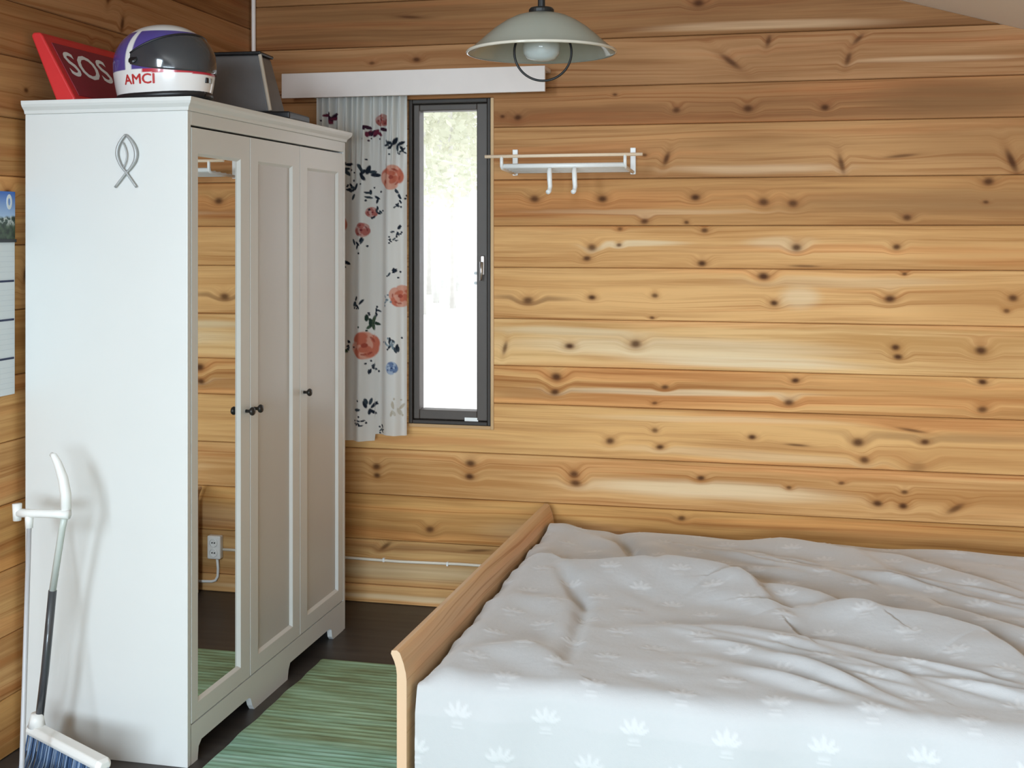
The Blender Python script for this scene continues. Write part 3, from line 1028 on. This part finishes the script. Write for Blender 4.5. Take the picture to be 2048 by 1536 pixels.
M_rod = wood('pale_rack_wood', (.86, .68, .50), (.74, .54, .36), 'x', seed=71.0)
rk([(-1.135, 4.46, 1.805), (-.835, 4.46, 1.806), (-.535, 4.46, 1.806)], .0065, 'front_rod', M_rod)
for x in (-1.070, -.600):
    rk([(x, 4.46, 1.806), (x, 4.46, 1.768), (x, 4.475, 1.760), (x, 4.58, 1.756), (x, YB - .012, 1.752)], .0065, 'side_arm')
    pl = G().box(x + .825 - .011, x + .825 + .011, -.012, 0, -.012, .092).build('wall_plate', M_whitepl, rack, bevel=.003)
    pl['label'] = 'upright wall mounting plate'
for y, z in ((4.47, 1.768), (4.515, 1.762), (4.56, 1.760), (4.61, 1.758), (4.655, 1.756)):
    rk([(-1.070, y, z), (-.600, y, z)], .0100 if y < 4.5 else .0060, 'shelf_rod')
for x in (-.885, -.790):
    h = rk([(x, 4.470, 1.762), (x, 4.458, 1.745), (x + .002, 4.452, 1.715), (x + .003, 4.456, 1.690), (x + .002, 4.446, 1.672), (x, 4.430, 1.668)], [.008, .0095, .0095, .009, .0085, .009], 'hook')

# ------------------------------------------------------------------ pendant lamp
LX, LY = -.656, 3.194
lamp = empty('pendant_lamp', (LX, LY, 2.004))
tag(lamp, 'smoky glass dish pendant lamp with a black wire loop hanging above the bed', 'lamp')


def shade_material():
    m, t, p = new_mat('smoky_frosted_glass')
    p.inputs['Base Color'].default_value = (.52, .52, .45, 1)
    p.inputs['Roughness'].default_value = .16
    p.inputs['Coat Weight'].default_value = .5
    tr_ = t.nodes.new('ShaderNodeBsdfTranslucent')
    tr_.inputs[0].default_value = (.42, .43, .40, 1)
    tp = t.nodes.new('ShaderNodeBsdfTransparent')
    tp.inputs[0].default_value = (.80, .82, .78, 1)
    m1 = t.nodes.new('ShaderNodeMixShader')
    m1.inputs[0].default_value = .35
    m2 = t.nodes.new('ShaderNodeMixShader')
    m2.inputs[0].default_value = .18
    t.links.new(p.outputs[0], m1.inputs[1])
    t.links.new(tr_.outputs[0], m1.inputs[2])
    t.links.new(m1.outputs[0], m2.inputs[1])
    t.links.new(tp.outputs[0], m2.inputs[2])
    t.links.new(m2.outputs[0], t.nodes['Material Output'].inputs[0])
    return m


prof = [(.028, .103), (.045, .101), (.070, .094), (.098, .080), (.125, .062), (.150, .041), (.172, .021), (.188, .008), (.197, .002), (.200, .0)]
inner = [(r_ - .002 if r_ > .03 else r_, z - .0035) for r_, z in prof][::-1]
G().lathe(prof + [(.2015, -.003), (.199, -.005)] + inner, 64).build('shade', shade_material(), lamp, smooth=True)
G().lathe([(.1985, -.006), (.2025, -.0055), (.2035, -.002), (.2015, .001)], 64).build('shade_rim', plain('glass_rim', (.55, .50, .42), .12, coat=.6), lamp, smooth=True)
G().lathe([(0, .118), (.030, .117), (.034, .112), (.034, .104), (.028, .102), (0, .102)], 28).build('cap', M_blackmetal, lamp)
G().tube([(0, 0, .116), (0, 0, .150)], .010, 12).build('stem', M_blackmetal, lamp)
hook = G().tube([(0, .0, .150), (.009, 0, .158), (.010, 0, .170), (0, 0, .178), (-.009, 0, .171), (-.006, 0, .160)], .0035, 8)
hook.build('hook', M_blackmetal, lamp, smooth=True)
ztop = ceil_z(LX) - 2.004
G().tube([(0, 0, .178), (0, 0, ztop)], .003, 8).build('cord', M_black, lamp)
G().lathe([(0, ztop), (.045, ztop), (.045, ztop - .02), (.02, ztop - .035), (0, ztop - .036)][::-1], 24).build('ceiling_cup', M_blackmetal, lamp)
# wire loop in a vertical plane facing the camera
lr = .077
G().tube([(.004 + lr * cos(w) * cos(YAW), lr * cos(w) * sin(YAW), -.002 + lr * sin(w)) for w in [pi * .86 + (pi * 1.28) * i / 40 for i in range(41)]], .0033, 8).build('wire_loop', M_blackmetal, lamp, smooth=True)


def jar_material():
    m, t, p = new_mat('clear_ribbed_glass')
    p.inputs['Base Color'].default_value = (.70, .76, .76, 1)
    p.inputs['Roughness'].default_value = .10
    tp = t.nodes.new('ShaderNodeBsdfTransparent')
    mx = t.nodes.new('ShaderNodeMixShader')
    mx.inputs[0].default_value = .45
    t.links.new(p.outputs[0], mx.inputs[1])
    t.links.new(tp.outputs[0], mx.inputs[2])
    t.links.new(mx.outputs[0], t.nodes['Material Output'].inputs[0])
    return m


jp = [(.030, .100), (.040, .070), (.047, .040), (.050, .012), (.047, -.008), (.036, -.020), (.018, -.026), (0, -.027)]
jar = G().lathe(jp, 40)
jar.v = [(x * (1 + .02 * cos(20 * atan2(y, x))), y * (1 + .02 * cos(20 * atan2(y, x))), z) for x, y, z in jar.v]
jar.build('glass_jar', jar_material(), lamp, smooth=True)
G().lathe([(0, .100), (.013, .098), (.014, .070), (.020, .050), (.028, .028), (.026, .010), (.014, -.002), (0, -.005)], 24).build('bulb', plain('frosted_bulb', (.80, .80, .78), .35), lamp, smooth=True)

# ------------------------------------------------------------------ rug
def rug_material():
    m, t, p = new_mat('green_rag_rug')
    k = N(t)
    co = t.nodes.new('ShaderNodeTexCoord').outputs['Object']
    sep = t.nodes.new('ShaderNodeSeparateXYZ')
    t.links.new(co, sep.inputs[0])
    x, y = sep.outputs[0], sep.outputs[1]
    wob = k.noise(k.xyz(k.math('MULTIPLY', x, 1.6), k.math('MULTIPLY', y, 7.0), 0.0), 1.0, 2.0)
    yy = k.math('MULTIPLY_ADD', wob, .02, y)
    s1 = k.noise(k.xyz(k.math('MULTIPLY', x, 2.4), k.math('MULTIPLY', yy, 17.0), 2.0), 1.0, 2.0, .6)
    s2 = k.noise(k.xyz(k.math('MULTIPLY', x, 7.0), k.math('MULTIPLY', yy, 75.0), 7.0), 1.0, 2.0, .6)
    s3 = k.noise(k.xyz(0.0, k.math('MULTIPLY', y, 4.0), 4.0), 1.0, 1.0)
    f = k.math('MULTIPLY_ADD', s1, .62, k.math('MULTIPLY', s2, .38))
    c1 = k.ramp(f, [(.26, (.16, .165, .085)), (.42, (.225, .275, .15)), (.52, (.28, .385, .235)), (.62, (.33, .46, .30)), (.78, (.50, .58, .40))])
    c2 = k.ramp(f, [(.26, (.16, .22, .14)), (.45, (.25, .41, .29)), (.56, (.32, .51, .40)), (.76, (.50, .64, .54))])
    teal = k.math('MULTIPLY_ADD', k.smooth(y, 3.50, 3.28), .30, k.math('MULTIPLY_ADD', wob, .35, k.math('MULTIPLY', s3, .5)))
    col = k.mix(k.smooth(teal, .45, .66), c1, c2)
    t.links.new(col, p.inputs['Base Color'])
    p.inputs['Roughness'].default_value = .9
    p.inputs['Specular IOR Level'].default_value = .1
    b = t.nodes.new('ShaderNodeBump')
    b.inputs['Strength'].default_value = .5
    b.inputs['Distance'].default_value = .003
    t.links.new(s2, b.inputs['Height'])
    t.links.new(b.outputs[0], p.inputs['Normal'])
    return m


def make_rug():
    x0, x1, y0, y1 = -1.625, .55, .7, 4.035
    n = 520
    v, f = [], []
    xs = [x0, x0 + .01, -1.2, -.7, x1]
    for j in range(n + 1):
        y = y0 + (y1 - y0) * j / n
        h = .007 + .0016 * sin(j * pi / 2 + .4) + .0007 * sin(j * 1.7)
        if j in (0, n): h = .0015
        e = .006 * mnoise.noise((y * 9, 0, 0))
        for i, x in enumerate(xs):
            v.append((x + (e if i < 2 else 0), y + .012 * mnoise.noise((x * 2, 0, 5)) * (1 if j == n else 0), h if i else .001))
    m_ = len(xs)
    for j in range(n):
        for i in range(m_ - 1):
            a_ = j * m_ + i
            f.append((a_, a_ + 1, a_ + m_ + 1, a_ + m_))
    return mesh('rug', v, f, rug_material(), smooth=True)


tag(make_rug(), 'green striped rag rug on the dark floor between wardrobe and bed', 'rug')

# ------------------------------------------------------------------ bed
BX, BY, BA = -.987, 2.925, radians(-1.53)
bed = empty('bed', (BX, BY, 0), BA)
tag(bed, 'wide wooden bed with a low pale footboard flared at its top', 'bed')
M_bed = wood('birch_bed_wood', (.76, .52, .31), (.63, .40, .22), 'y', seed=33.0, rough=.35, grain=.6)
M_bedend = wood('birch_bed_edge', (.70, .53, .37), (.60, .43, .28), 'z', seed=37.0, rough=.4, grain=.5)
prof = [(.012, .009), (.012, .395), (.010, .412), (.005, .428), (-.004, .447), (-.002, .455), (.012, .456), (.020, .450), (.030, .424), (.036, .400), (.038, .38), (.038, .009)]
fb = G().prism([(a, b) for a, b in prof][::-1], .0025, 1.7175, 'y').build('footboard', M_bed, bed, bevel=.002)
for y0, y1 in ((0, .0025), (1.7175, 1.72)):
    G().prism([(a, b) for a, b in prof][::-1], y0, y1, 'y').build('edge_banding', M_bedend, fb)['label'] = 'paler end edge of the footboard'
G().box(.038, 2.05, .100, .125, .16, .30).build('side_rail', M_bed, bed, bevel=.003)
G().box(.038, 2.05, 1.645, 1.670, .16, .30).build('side_rail', M_bed, bed, bevel=.003)
G().prism([(2.05, .009), (2.09, .009), (2.10, .62), (2.075, .66), (2.06, .62)], 0, 1.72, 'y').build('headboard', M_bed, bed, bevel=.003)
G().box(.080, 2.045, .126, 1.644, .19, .212).build('bed_base', M_bed, bed, bevel=.002)
mt = empty('mattress', (BX, BY, 0), BA)
tag(mt, 'thick white mattress lying on the bed hidden under the pale bedspread', 'mattress')
G().box(.075, 2.03, .085, 1.640, .215, .345).build('core', plain('mattress_cloth', (.75, .74, .72), .9), mt, bevel=.03, seg=4)

# bedspread: one cloth, draped over the mattress and down the near side
RID = [  # polyline (x,y) on the bed top, height, width to the near side, width to the far side
 ([(.16, 1.12), (.344, 1.039), (.553, 1.081), (.753, 1.027), (.822, .934), (.937, .687)], .056, .15, .045),
 ([(.804, .967), (.896, .98), (1.048, .887), (1.214, .69)], .034, .09, .03),
 ([(.19, 1.58), (.30, 1.40), (.41, 1.13)], .016, .06, .05),
 ([(.40, 1.60), (.50, 1.36), (.60, 1.12)], .014, .06, .05),
 ([(.305, 1.619), (.394, 1.38), (.52, 1.085)], -.024, .026, .026),
 ([(.13, 1.05), (.33, .66), (.40, .20)], .012, .07, .05),
 ([(.181, 1.09), (.36, .70), (.41, .183)], -.018, .026, .026),
 ([(1.00, .76), (1.133, .738), (1.335, .686), (1.471, .606), (1.60, .36)], .050, .14, .04),
 ([(.728, .476), (1.051, .302), (1.181, .163)], .012, .035, .022),
 ([(.984, .48), (1.2, .341), (1.333, .202)], .013, .035, .022),
 ([(.8, .274), (1.051, .196), (1.277, .062)], .011, .035, .022),
 ([(.496, .526), (.761, .572), (1.128, .476), (1.427, .328)], .014, .05, .03),
 ([(.86, .40), (1.12, .25), (1.30, .10)], .010, .03, .02),
 ([(.70, .36), (.95, .24), (1.15, .11)], .010, .03, .02),
 ([(.625, 1.512), (.905, 1.584), (1.147, 1.471), (1.362, 1.047)], .020, .11, .05),
 ([(1.15, 1.56), (1.311, 1.448), (1.459, 1.298), (1.70, 1.124)], .022, .09, .04),
 ([(.888, 1.30), (1.063, 1.22), (1.273, 1.0)], .016, .06, .04),
 ([(.70, 1.25), (.90, 1.21), (1.10, 1.12)], .012, .05, .03),
 ([(1.30, .98), (1.45, .86), (1.65, .70)], .020, .09, .04),
 ([(.088, .207), (.274, .295), (.443, .145)], .014, .07, .04),
 ([(.10, .75), (.22, .70), (.34, .60)], .012, .06, .04),
 ([(.06, 1.30), (.14, 1.20), (.22, 1.02)], .012, .06, .04),
 ([(.55, .80), (.75, .78), (.95, .62)], -.010, .06, .05)]


_r = random.Random(12)
for _q in range(16):                       # thin diagonal drag folds towards the foot of the near side
    _x, _y = .62 + .055 * _q + _r.uniform(-.02, .02), .52 - .012 * _q + _r.uniform(-.10, .08)
    _l = _r.uniform(.30, .55)
    RID.append(([(_x, _y), (_x + _l * .5, _y - _l * .17), (_x + _l, _y - _l * .42)], _r.uniform(.004, .009), _r.uniform(.016, .026), _r.uniform(.010, .016)))
for _q in range(12):                       # and across the far right
    _x, _y = .55 + .085 * _q + _r.uniform(-.03, .03), 1.46 - .035 * _q + _r.uniform(-.10, .10)
    _l = _r.uniform(.25, .5)
    RID.append(([(_x, _y), (_x + _l * .5, _y - _l * .22), (_x + _l, _y - _l * .55)], _r.uniform(.004, .009), _r.uniform(.02, .03), _r.uniform(.012, .018)))


def motif(P, Q):
    """woven tulip: local coordinates in metres, +Q up"""
    m = np.zeros_like(P)
    for an, ln, wd_ in ((-62, .030, .0055), (-34, .036, .006), (0, .034, .0065), (34, .036, .006), (62, .030, .0055)):
        th = radians(an)
        cx_, cy_ = sin(th) * .026, cos(th) * .026 - .008
        u = ((P - cx_) * sin(th) + (Q - cy_) * cos(th)) / (ln * .52)
        w = ((P - cx_) * cos(th) - (Q - cy_) * sin(th)) / wd_
        m = np.maximum(m, np.clip((1.15 - np.hypot(u, w)) / .35, 0, 1))
    for qy, hw in ((-.017, .014), (-.027, .017)):
        m = np.maximum(m, np.clip((1.1 - np.maximum(np.abs(P) / hw, np.abs(Q - qy) / .0028)) / .3, 0, 1) * .8)
    return m


def make_bedspread():
    nx_ = 420
    xs = np.concatenate([np.linspace(.052, .10, 16)[:-1], np.linspace(.10, 2.02, nx_ - 15)])
    # arc length from the far edge across the top, round the near edge and down
    y_far, y_edge, drop = 1.672, .055, .300
    s_top = y_far - y_edge
    S = np.linspace(0, s_top + drop + .045, 430)
    Xg, Sg = np.meshgrid(xs, S)
    R = .045
    Yt = y_far - Sg
    over = np.clip(Sg - (s_top - R), 0, None)              # past the start of the rounding
    ang = np.clip(over / R, 0, pi / 2)
    down = np.clip(over - R * pi / 2, 0, None)
    Y = np.where(over > 0, (y_edge + R) - R * np.sin(ang), Yt)
    Zb = .385 - R * (1 - np.cos(ang)) - down
    topw = np.clip(1 - over / (R * 1.2), 0, 1)
    # crown of the bed and dip to the footboard
    h = np.zeros_like(Xg)
    yy = np.where(over > 0, Y, Yt)
    for pts, a, wn, wf in RID:
        best = np.full(Xg.shape, 9.0)
        side = np.zeros_like(Xg)
        tt = np.zeros_like(Xg)
        tot = sum(math.dist(pts[i], pts[i + 1]) for i in range(len(pts) - 1))
        acc = 0.0
        for i in range(len(pts) - 1):
            (ax, ay), (bx_, by_) = pts[i], pts[i + 1]
            L = math.dist(pts[i], pts[i + 1])
            ux, uy = (bx_ - ax) / L, (by_ - ay) / L
            al = np.clip((Xg - ax) * ux + (yy - ay) * uy, 0, L)
            dx, dy = Xg - (ax + al * ux), yy - (ay + al * uy)
            d = np.hypot(dx, dy)
            sd = -(dx * (-uy) + dy * ux)                    # > 0 on the near side
            up = d < best
            best = np.where(up, d, best)
            side = np.where(up, sd, side)
            tt = np.where(up, (acc + al) / tot, tt)
            acc += L
        w = np.where(side > 0, wn, wf)
        env = np.sin(np.clip(tt, .04, .96) * pi) ** .6
        h += 1.3 * a * np.exp(-(best / w) ** 2) * env
    r = np.random.RandomState(3)
    fine = np.zeros_like(Xg)
    for q in range(26):
        th = radians(-24 + r.randn() * 14)
        fr = 9 + 30 * r.rand()
        ph = r.rand() * 6.28
        cx_, cy_, rad = r.rand() * 1.9, r.rand() * 1.6, .18 + .3 * r.rand()
        env = np.exp(-(((Xg - cx_) / (rad * 1.7)) ** 2 + ((yy - cy_) / rad) ** 2))
        fine += env * np.sin((Xg * sin(-th) + yy * cos(th)) * fr * 2.2 + ph) * .06 / fr
    h += fine * .5
    # left edge rides up against the footboard, gathered
    lw = np.exp(-np.clip(Xg - .052, 0, None) / .035)
    edge_z = -.048 + .062 * (np.clip(yy, 0, 2) / 1.7) ** .8 + .006 * np.sin(yy * 21) + .003 * np.sin(yy * 57)
    h = h * (1 - lw * .8) + lw * (edge_z - .004)
    h += .012 * np.exp(-((Xg - .11) / .05) ** 2)
    h += .010 * np.exp(-((yy - 1.60) / .07) ** 2) * (.5 + .5 * np.sin(Xg * 13 + 1))
    farw = np.clip((yy - 1.62) / .05, 0, 1)
    h -= .05 * farw ** 2
    Z = Zb + np.where(over > 0, h * topw + 0, h)
    # the hanging side: slow waves outward
    hang = np.clip(over / .12, 0, 1)
    wave = .010 * np.sin(Xg * 9 + .6) + .006 * np.sin(Xg * 21 + 2 + Sg * 4) + .010 * np.clip(down / .3, 0, 1)
    Y = Y - hang * (wave + .012) - np.where(over > 0, 1, 0) * hang * .010
    # motifs on the woven lattice
    P0, PR = .224, .100
    s_rel = Sg - (s_top + .070)
    row = np.round(s_rel / PR)
    q = -(s_rel - row * PR)
    xo = Xg - .165 - np.where(np.mod(row, 2) == 1, P0 / 2, 0)
    p = xo - np.round(xo / P0) * P0
    mk = motif(p, q)
    # push along the approximate normal
    mz = np.cos(ang)
    my = -np.sin(ang)
    amp = .0016
    # diagonal weave ribs between the motifs
    Z = Z + mk * amp * mz
    Y = Y + mk * amp * my
    v = np.stack([Xg, Y, Z], -1).reshape(-1, 3)
    ny_, nxx = Xg.shape
    idx = np.arange(nxx * ny_).reshape(ny_, nxx)
    f = np.stack([idx[:-1, :-1], idx[1:, :-1], idx[1:, 1:], idx[:-1, 1:]], -1).reshape(-1, 4)
    me = bpy.data.meshes.new('bedspread')
    me.from_pydata(v.tolist(), [], f.tolist())
    me.polygons.foreach_set('use_smooth', [True] * len(me.polygons))
    at = me.attributes.new('weave', 'FLOAT', 'POINT')
    at.data.foreach_set('value', mk.astype(np.float32).ravel())
    m, t, pb = new_mat('white_damask_cloth')
    k = N(t)
    an = t.nodes.new('ShaderNodeAttribute')
    an.attribute_name = 'weave'
    co = t.nodes.new('ShaderNodeTexCoord').outputs['Object']
    n1 = k.noise(co, 9.0, 3.0)
    basec = k.mix(n1, (.50, .50, .505), (.53, .525, .53))
    t.links.new(k.mix(an.outputs['Fac'], basec, (.59, .585, .59)), pb.inputs['Base Color'])
    pb.inputs['Roughness'].default_value = .75
    pb.inputs['Specular IOR Level'].default_value = .25
    pb.inputs['Sheen Weight'].default_value = .45
    pb.inputs['Sheen Roughness'].default_value = .45
    b = t.nodes.new('ShaderNodeBump')
    b.inputs['Strength'].default_value = .35
    b.inputs['Distance'].default_value = .0025
    hgt = k.math('ADD', k.noise(co, 55.0, 2.0), k.math('MULTIPLY', k.noise(co, 420.0, 1.0), .25))
    t.links.new(hgt, b.inputs['Height'])
    t.links.new(b.outputs[0], pb.inputs['Normal'])
    me.materials.append(m)
    o = bpy.data.objects.new('bedspread', me)
    link(o)
    o.location = (BX, BY, 0)
    o.rotation_euler = (0, 0, BA)
    return o


tag(make_bedspread(), 'rumpled white damask bedspread with woven tulips spread over the bed', 'bedspread')

# ------------------------------------------------------------------ broom and dustpan by the wardrobe side
def to(pts, o): return [(x - o[0], y - o[1], z - o[2]) for x, y, z in pts]


bo = (-2.038, 2.975, 0)
broom = empty('broom', bo)
tag(broom, 'broom with white grip, dark pole and blue bristles standing against the wardrobe side', 'broom')
G().tube(to([(-1.931, 2.948, .742), (-1.932, 2.948, .80), (-1.941, 2.948, .845), (-1.957, 2.948, .885), (-1.969, 2.948, .905), (-1.978, 2.950, .908)], bo), [.014, .0145, .0135, .011, .009, .006], 12).build('grip', M_whitepl, broom, smooth=True)
G().tube(to([(-1.935, 2.950, .745), (-1.948, 2.955, .705), (-1.984, 2.965, .530)], bo), .0095, 12).build('pole', plain('pale_grey_pole', (.58, .62, .58), .35), broom, smooth=True)
G().tube(to([(-1.984, 2.965, .530), (-2.014, 2.974, .30), (-2.036, 2.980, .165)], bo), .0112, 12).build('pole_sleeve', plain('dark_grey_pole', (.055, .06, .068), .3, coat=.3), broom, smooth=True)['label'] = 'dark lower half of the pole'
hl_, hr_ = Vector((-2.066, 2.987, .135)), Vector((-1.738, 2.828, .128))
dv = (hr_ - hl_)
ln_ = dv.length
ux_ = dv.normalized()
nrm = Vector((ux_.y, -ux_.x, 0)).normalized()        # towards the camera
if nrm.y > 0: nrm = -nrm
def hp_(s, n_, z): return hl_ + ux_ * s + nrm * n_ + Vector((0, 0, z)) - Vector(bo)
G().tube([hp_(.030, 0, .048), hp_(.028, 0, .012)], [.016, .024], 14).build('socket', M_whitepl, broom, smooth=True)
g = G()
sec_ = [(-.020, -.010), (.020, -.010), (.024, .002), (.016, .016), (-.016, .016), (-.024, .002)]
v, f = [], []
for s in (0, .012, ln_ - .012, ln_):
    kk = .7 if s in (0, ln_) else 1
    v += [hp_(s, a * kk, b * kk) for a, b in sec_]
for i in range(3):
    for k_ in range(6): f.append((i * 6 + k_, i * 6 + (k_ + 1) % 6, i * 6 + 6 + (k_ + 1) % 6, i * 6 + 6 + k_))
f += [tuple(range(6))[::-1], tuple(18 + k_ for k_ in range(6))]
g.add(v, f).build('head', M_whitepl, broom, bevel=.003)
M_br = [plain('blue_bristle', (.060, .12, .25), .6, var=.2, scale=200), plain('pale_blue_bristle', (.30, .40, .56), .6, var=.15, scale=200)]
r = random.Random(5)
nt = 24
for i in range(nt):
    s = .008 + (ln_ - .016) * i / (nt - 1)
    g = G()
    for q in range(10):
        n0 = r.uniform(-.014, .016)
        ds = r.uniform(-.005, .005)
        fl = r.uniform(-.012, .012)
        tip = hp_(s + ds * 1.6 - .022 + fl * .4, n0 * 1.6 + .016 + fl, -.127 + r.uniform(0, .006) - (hl_.z + (hr_.z - hl_.z) * s / ln_ - .130))
        g.tube([hp_(s + ds, n0, -.008), hp_(s + ds - .008, n0 * 1.2 + .004, -.065), tip], [.0016, .0014, .001], 4)
    g.build('bristle_tuft', M_br[i % 2], broom)

dp = (-1.95, 2.76, 0)
pan = empty('dustpan', dp)
tag(pan, 'long-handled white dustpan holding the broom, nearest the left wall', 'dustpan')
G().tube(to([(-2.072, 2.938, .745), (-2.03, 2.938, .746), (-1.96, 2.938, .748), (-1.916, 2.938, .748)], dp), [.0125, .0115, .0115, .0125], 12).build('handle', M_whitepl, pan, smooth=True)
G().tube(to([(-2.076, 2.938, .724), (-2.076, 2.938, .770)], dp), [.011, .013], 12).build('handle_end', M_whitepl, pan, smooth=True)
G().tube(to([(-2.041, 2.942, .745), (-2.038, 2.937, .705)], dp), [.012, .010], 12).build('pole_joint', M_whitepl, pan, smooth=True)
G().tube(to([(-2.039, 2.939, .715), (-1.990, 2.852, .40), (-1.951, 2.782, .145), (-1.949, 2.775, .09)], dp), .0068, 10).build('pole', plain('grey_white_pole', (.50, .50, .52), .35), pan, smooth=True)
g = G()
g.box(-.11, .11, -.22, .02, .001, .006)
g.box(-.11, .11, .015, .02, .006, .10)
for xa in (-.11, .105):
    g.prism([(-.17, .006), (.015, .006), (.015, .10), (-.04, .10)], xa, xa + .005, 'x')
g.build('pan', M_whitepl, pan, bevel=.001)

# ------------------------------------------------------------------ wall calendar on the left wall
cal = empty('wall_calendar', (XL, 3.0, 1.05))
tag(cal, 'white wall calendar with a blue mountain photo on the left wall beside the wardrobe', 'calendar')
M_paper = plain('calendar_paper', (.70, .74, .76), .7, var=.02)
M_navy = plain('navy_print', (.018, .026, .075), .55)
cy0, cy1 = -.24, .111
G().box(.001, .004, cy0, cy1, 0, .585).build('back_sheet', M_paper, cal)


def photo_material():
    m, t, p = new_mat('calendar_photo_print')
    k = N(t)
    co = t.nodes.new('ShaderNodeTexCoord').outputs['Object']
    sep = t.nodes.new('ShaderNodeSeparateXYZ')
    t.links.new(co, sep.inputs[0])
    z = k.math('SUBTRACT', sep.outputs[2], .445)
    n1 = k.noise(co, 22.0, 4.0)
    n2 = k.noise(co, 60.0, 3.0)
    sky = k.ramp(k.math('MULTIPLY', z, 7.0), [(.42, (.42, .58, .80)), (.95, (.035, .14, .50))])
    snow = k.ramp(n2, [(.42, (.02, .035, .025)), (.50, (.03, .07, .05)), (.60, (.55, .58, .56))])
    low = k.mix(k.smooth(z, .035, .055), k.ramp(n2, [(.35, (.012, .022, .012)), (.62, (.06, .10, .05))]), snow)
    c = k.mix(k.smooth(k.math('MULTIPLY_ADD', n1, .03, z), .078, .088), low, sky)
    t.links.new(c, p.inputs['Base Color'])
    p.inputs['Roughness'].default_value = .35
    return m


G().box(.004, .0052, cy0, cy1, .445, .585).build('photo', photo_material(), cal)['label'] = 'mountain photo under a blue sky'
rg = G().lathe([(.022, 0), (.022, .0012), (.011, .0012), (.011, 0)], 28)
rg.v = [(.0052 + z, y * .55 + .083, x + .555) for x, y, z in rg.v]
rg.build('white_ring', M_paper, cal)
for i in range(4):
    z1 = .441 - i * .112
    pg = G().box(.004, .0056, cy0 + .003, cy1 - .003, z1 - .108, z1).build('month_page', M_paper, cal)
    if i:
        G().box(.0056, .0062, cy0 + .006, cy1 - .006, z1 - .006, z1 + .003 - .003).build('header_bar', M_navy, pg)
    lines = G()
    for q in range(1, 6):
        lines.box(.0056, .0059, cy0 + .006, cy1 - .006, z1 - .014 - q * .015, z1 - .0132 - q * .015)
    lines.build('ruled_lines', plain('pale_rule', (.55, .60, .64), .7), pg)
G().box(.004, .010, cy0, cy1, .438, .447).build('binding', M_black, cal)

# ------------------------------------------------------------------ outside the narrow window
M_ground = plain('pale_sunny_ground', (.80, .79, .76), .9, var=.05, scale=.6)
G().add([(-60, YB + .2, -.3), (40, YB + .2, -.3), (40, 90, -.3), (-60, 90, -.3), (-60, YB + .2, -.5), (40, YB + .2, -.5), (40, 90, -.5), (-60, 90, -.5)],
        [(0, 1, 2, 3), (7, 6, 5, 4), (0, 4, 5, 1), (1, 5, 6, 2), (2, 6, 7, 3), (3, 7, 4, 0)]).build('ground', M_ground)
tag(bpy.data.objects['ground'], kind='structure')
M_bark = plain('pale_birch_bark', (.66, .65, .62), .8, var=.2, scale=6)


def leaf_material():
    m, t, p = new_mat('sunlit_leaves')
    k = N(t)
    co = t.nodes.new('ShaderNodeTexCoord').outputs['Object']
    c = k.ramp(k.noise(co, .9, 3.0), [(.3, (.55, .57, .45)), (.7, (.72, .72, .60))])
    t.links.new(c, p.inputs['Base Color'])
    p.inputs['Roughness'].default_value = .7
    tr_ = t.nodes.new('ShaderNodeBsdfTranslucent')
    t.links.new(c, tr_.inputs[0])
    mx = t.nodes.new('ShaderNodeMixShader')
    mx.inputs[0].default_value = .4
    t.links.new(p.outputs[0], mx.inputs[1])
    t.links.new(tr_.outputs[0], mx.inputs[2])
    t.links.new(mx.outputs[0], t.nodes['Material Output'].inputs[0])
    return m


M_leaf = leaf_material()


def tree(x, y, h, tr_r, seed, r0, crown0):
    r = random.Random(seed)
    o = empty('birch_tree', (x, y, -.3))
    tag(o, 'pale birch tree blurred beyond the narrow window', 'tree', 'birches outside the narrow window')
    lean = r.uniform(-.25, .25)
    G().tube([(0, 0, 0), (lean * .3, 0, h * .35), (lean, 0, h * .95)], [tr_r, tr_r * .8, tr_r * .25], 8).build('trunk', M_bark, o, smooth=True)
    g = G()
    for q in range(1700):
        zz = crown0 + (h - crown0) * r.random() ** .9
        rr = r0 * sqrt(max(.05, 1 - ((zz - crown0) / (h - crown0 + .1)) ** 1.6)) * sqrt(r.random())
        w = r.uniform(0, 2 * pi)
        c = Vector((lean * zz / h + rr * cos(w), rr * sin(w), zz))
        a = Vector((r.uniform(-1, 1), r.uniform(-1, 1), r.uniform(-1, 1))).normalized()
        b = a.cross(Vector((r.uniform(-1, 1), r.uniform(-1, 1), r.uniform(-1, 1)))).normalized()
        s = r.uniform(.06, .16)
        g.add([c - a * s, c + b * s * .6, c + a * s, c - b * s * .6], [(0, 1, 2, 3)])
    lv = g.build('foliage', M_leaf, o)
    lv['kind'] = 'stuff'


for i, (ux_p, dist, h, r_, c0) in enumerate([(846, 27, 9, .08, 2.4), (905, 29.2, 10, .08, 2.8), (872, 31.4, 10, .09, 2.9), (935, 33.6, 11, .09, 3.2), (858, 35.8, 11, .10, 3.2), (917, 38, 12, .10, 3.5),
                                           (888, 40.2, 12, .11, 3.6), (800, 42.4, 11, .1, 3.2), (975, 44.6, 12, .12, 3.4), (740, 46.8, 11, .1, 3.0)]):
    q = (ux_p - 1024) / FPX
    tree(dist * (q * cos(YAW) - sin(YAW)), dist * (q * sin(YAW) + cos(YAW)), h, r_, 50 + i, 1.0, c0)
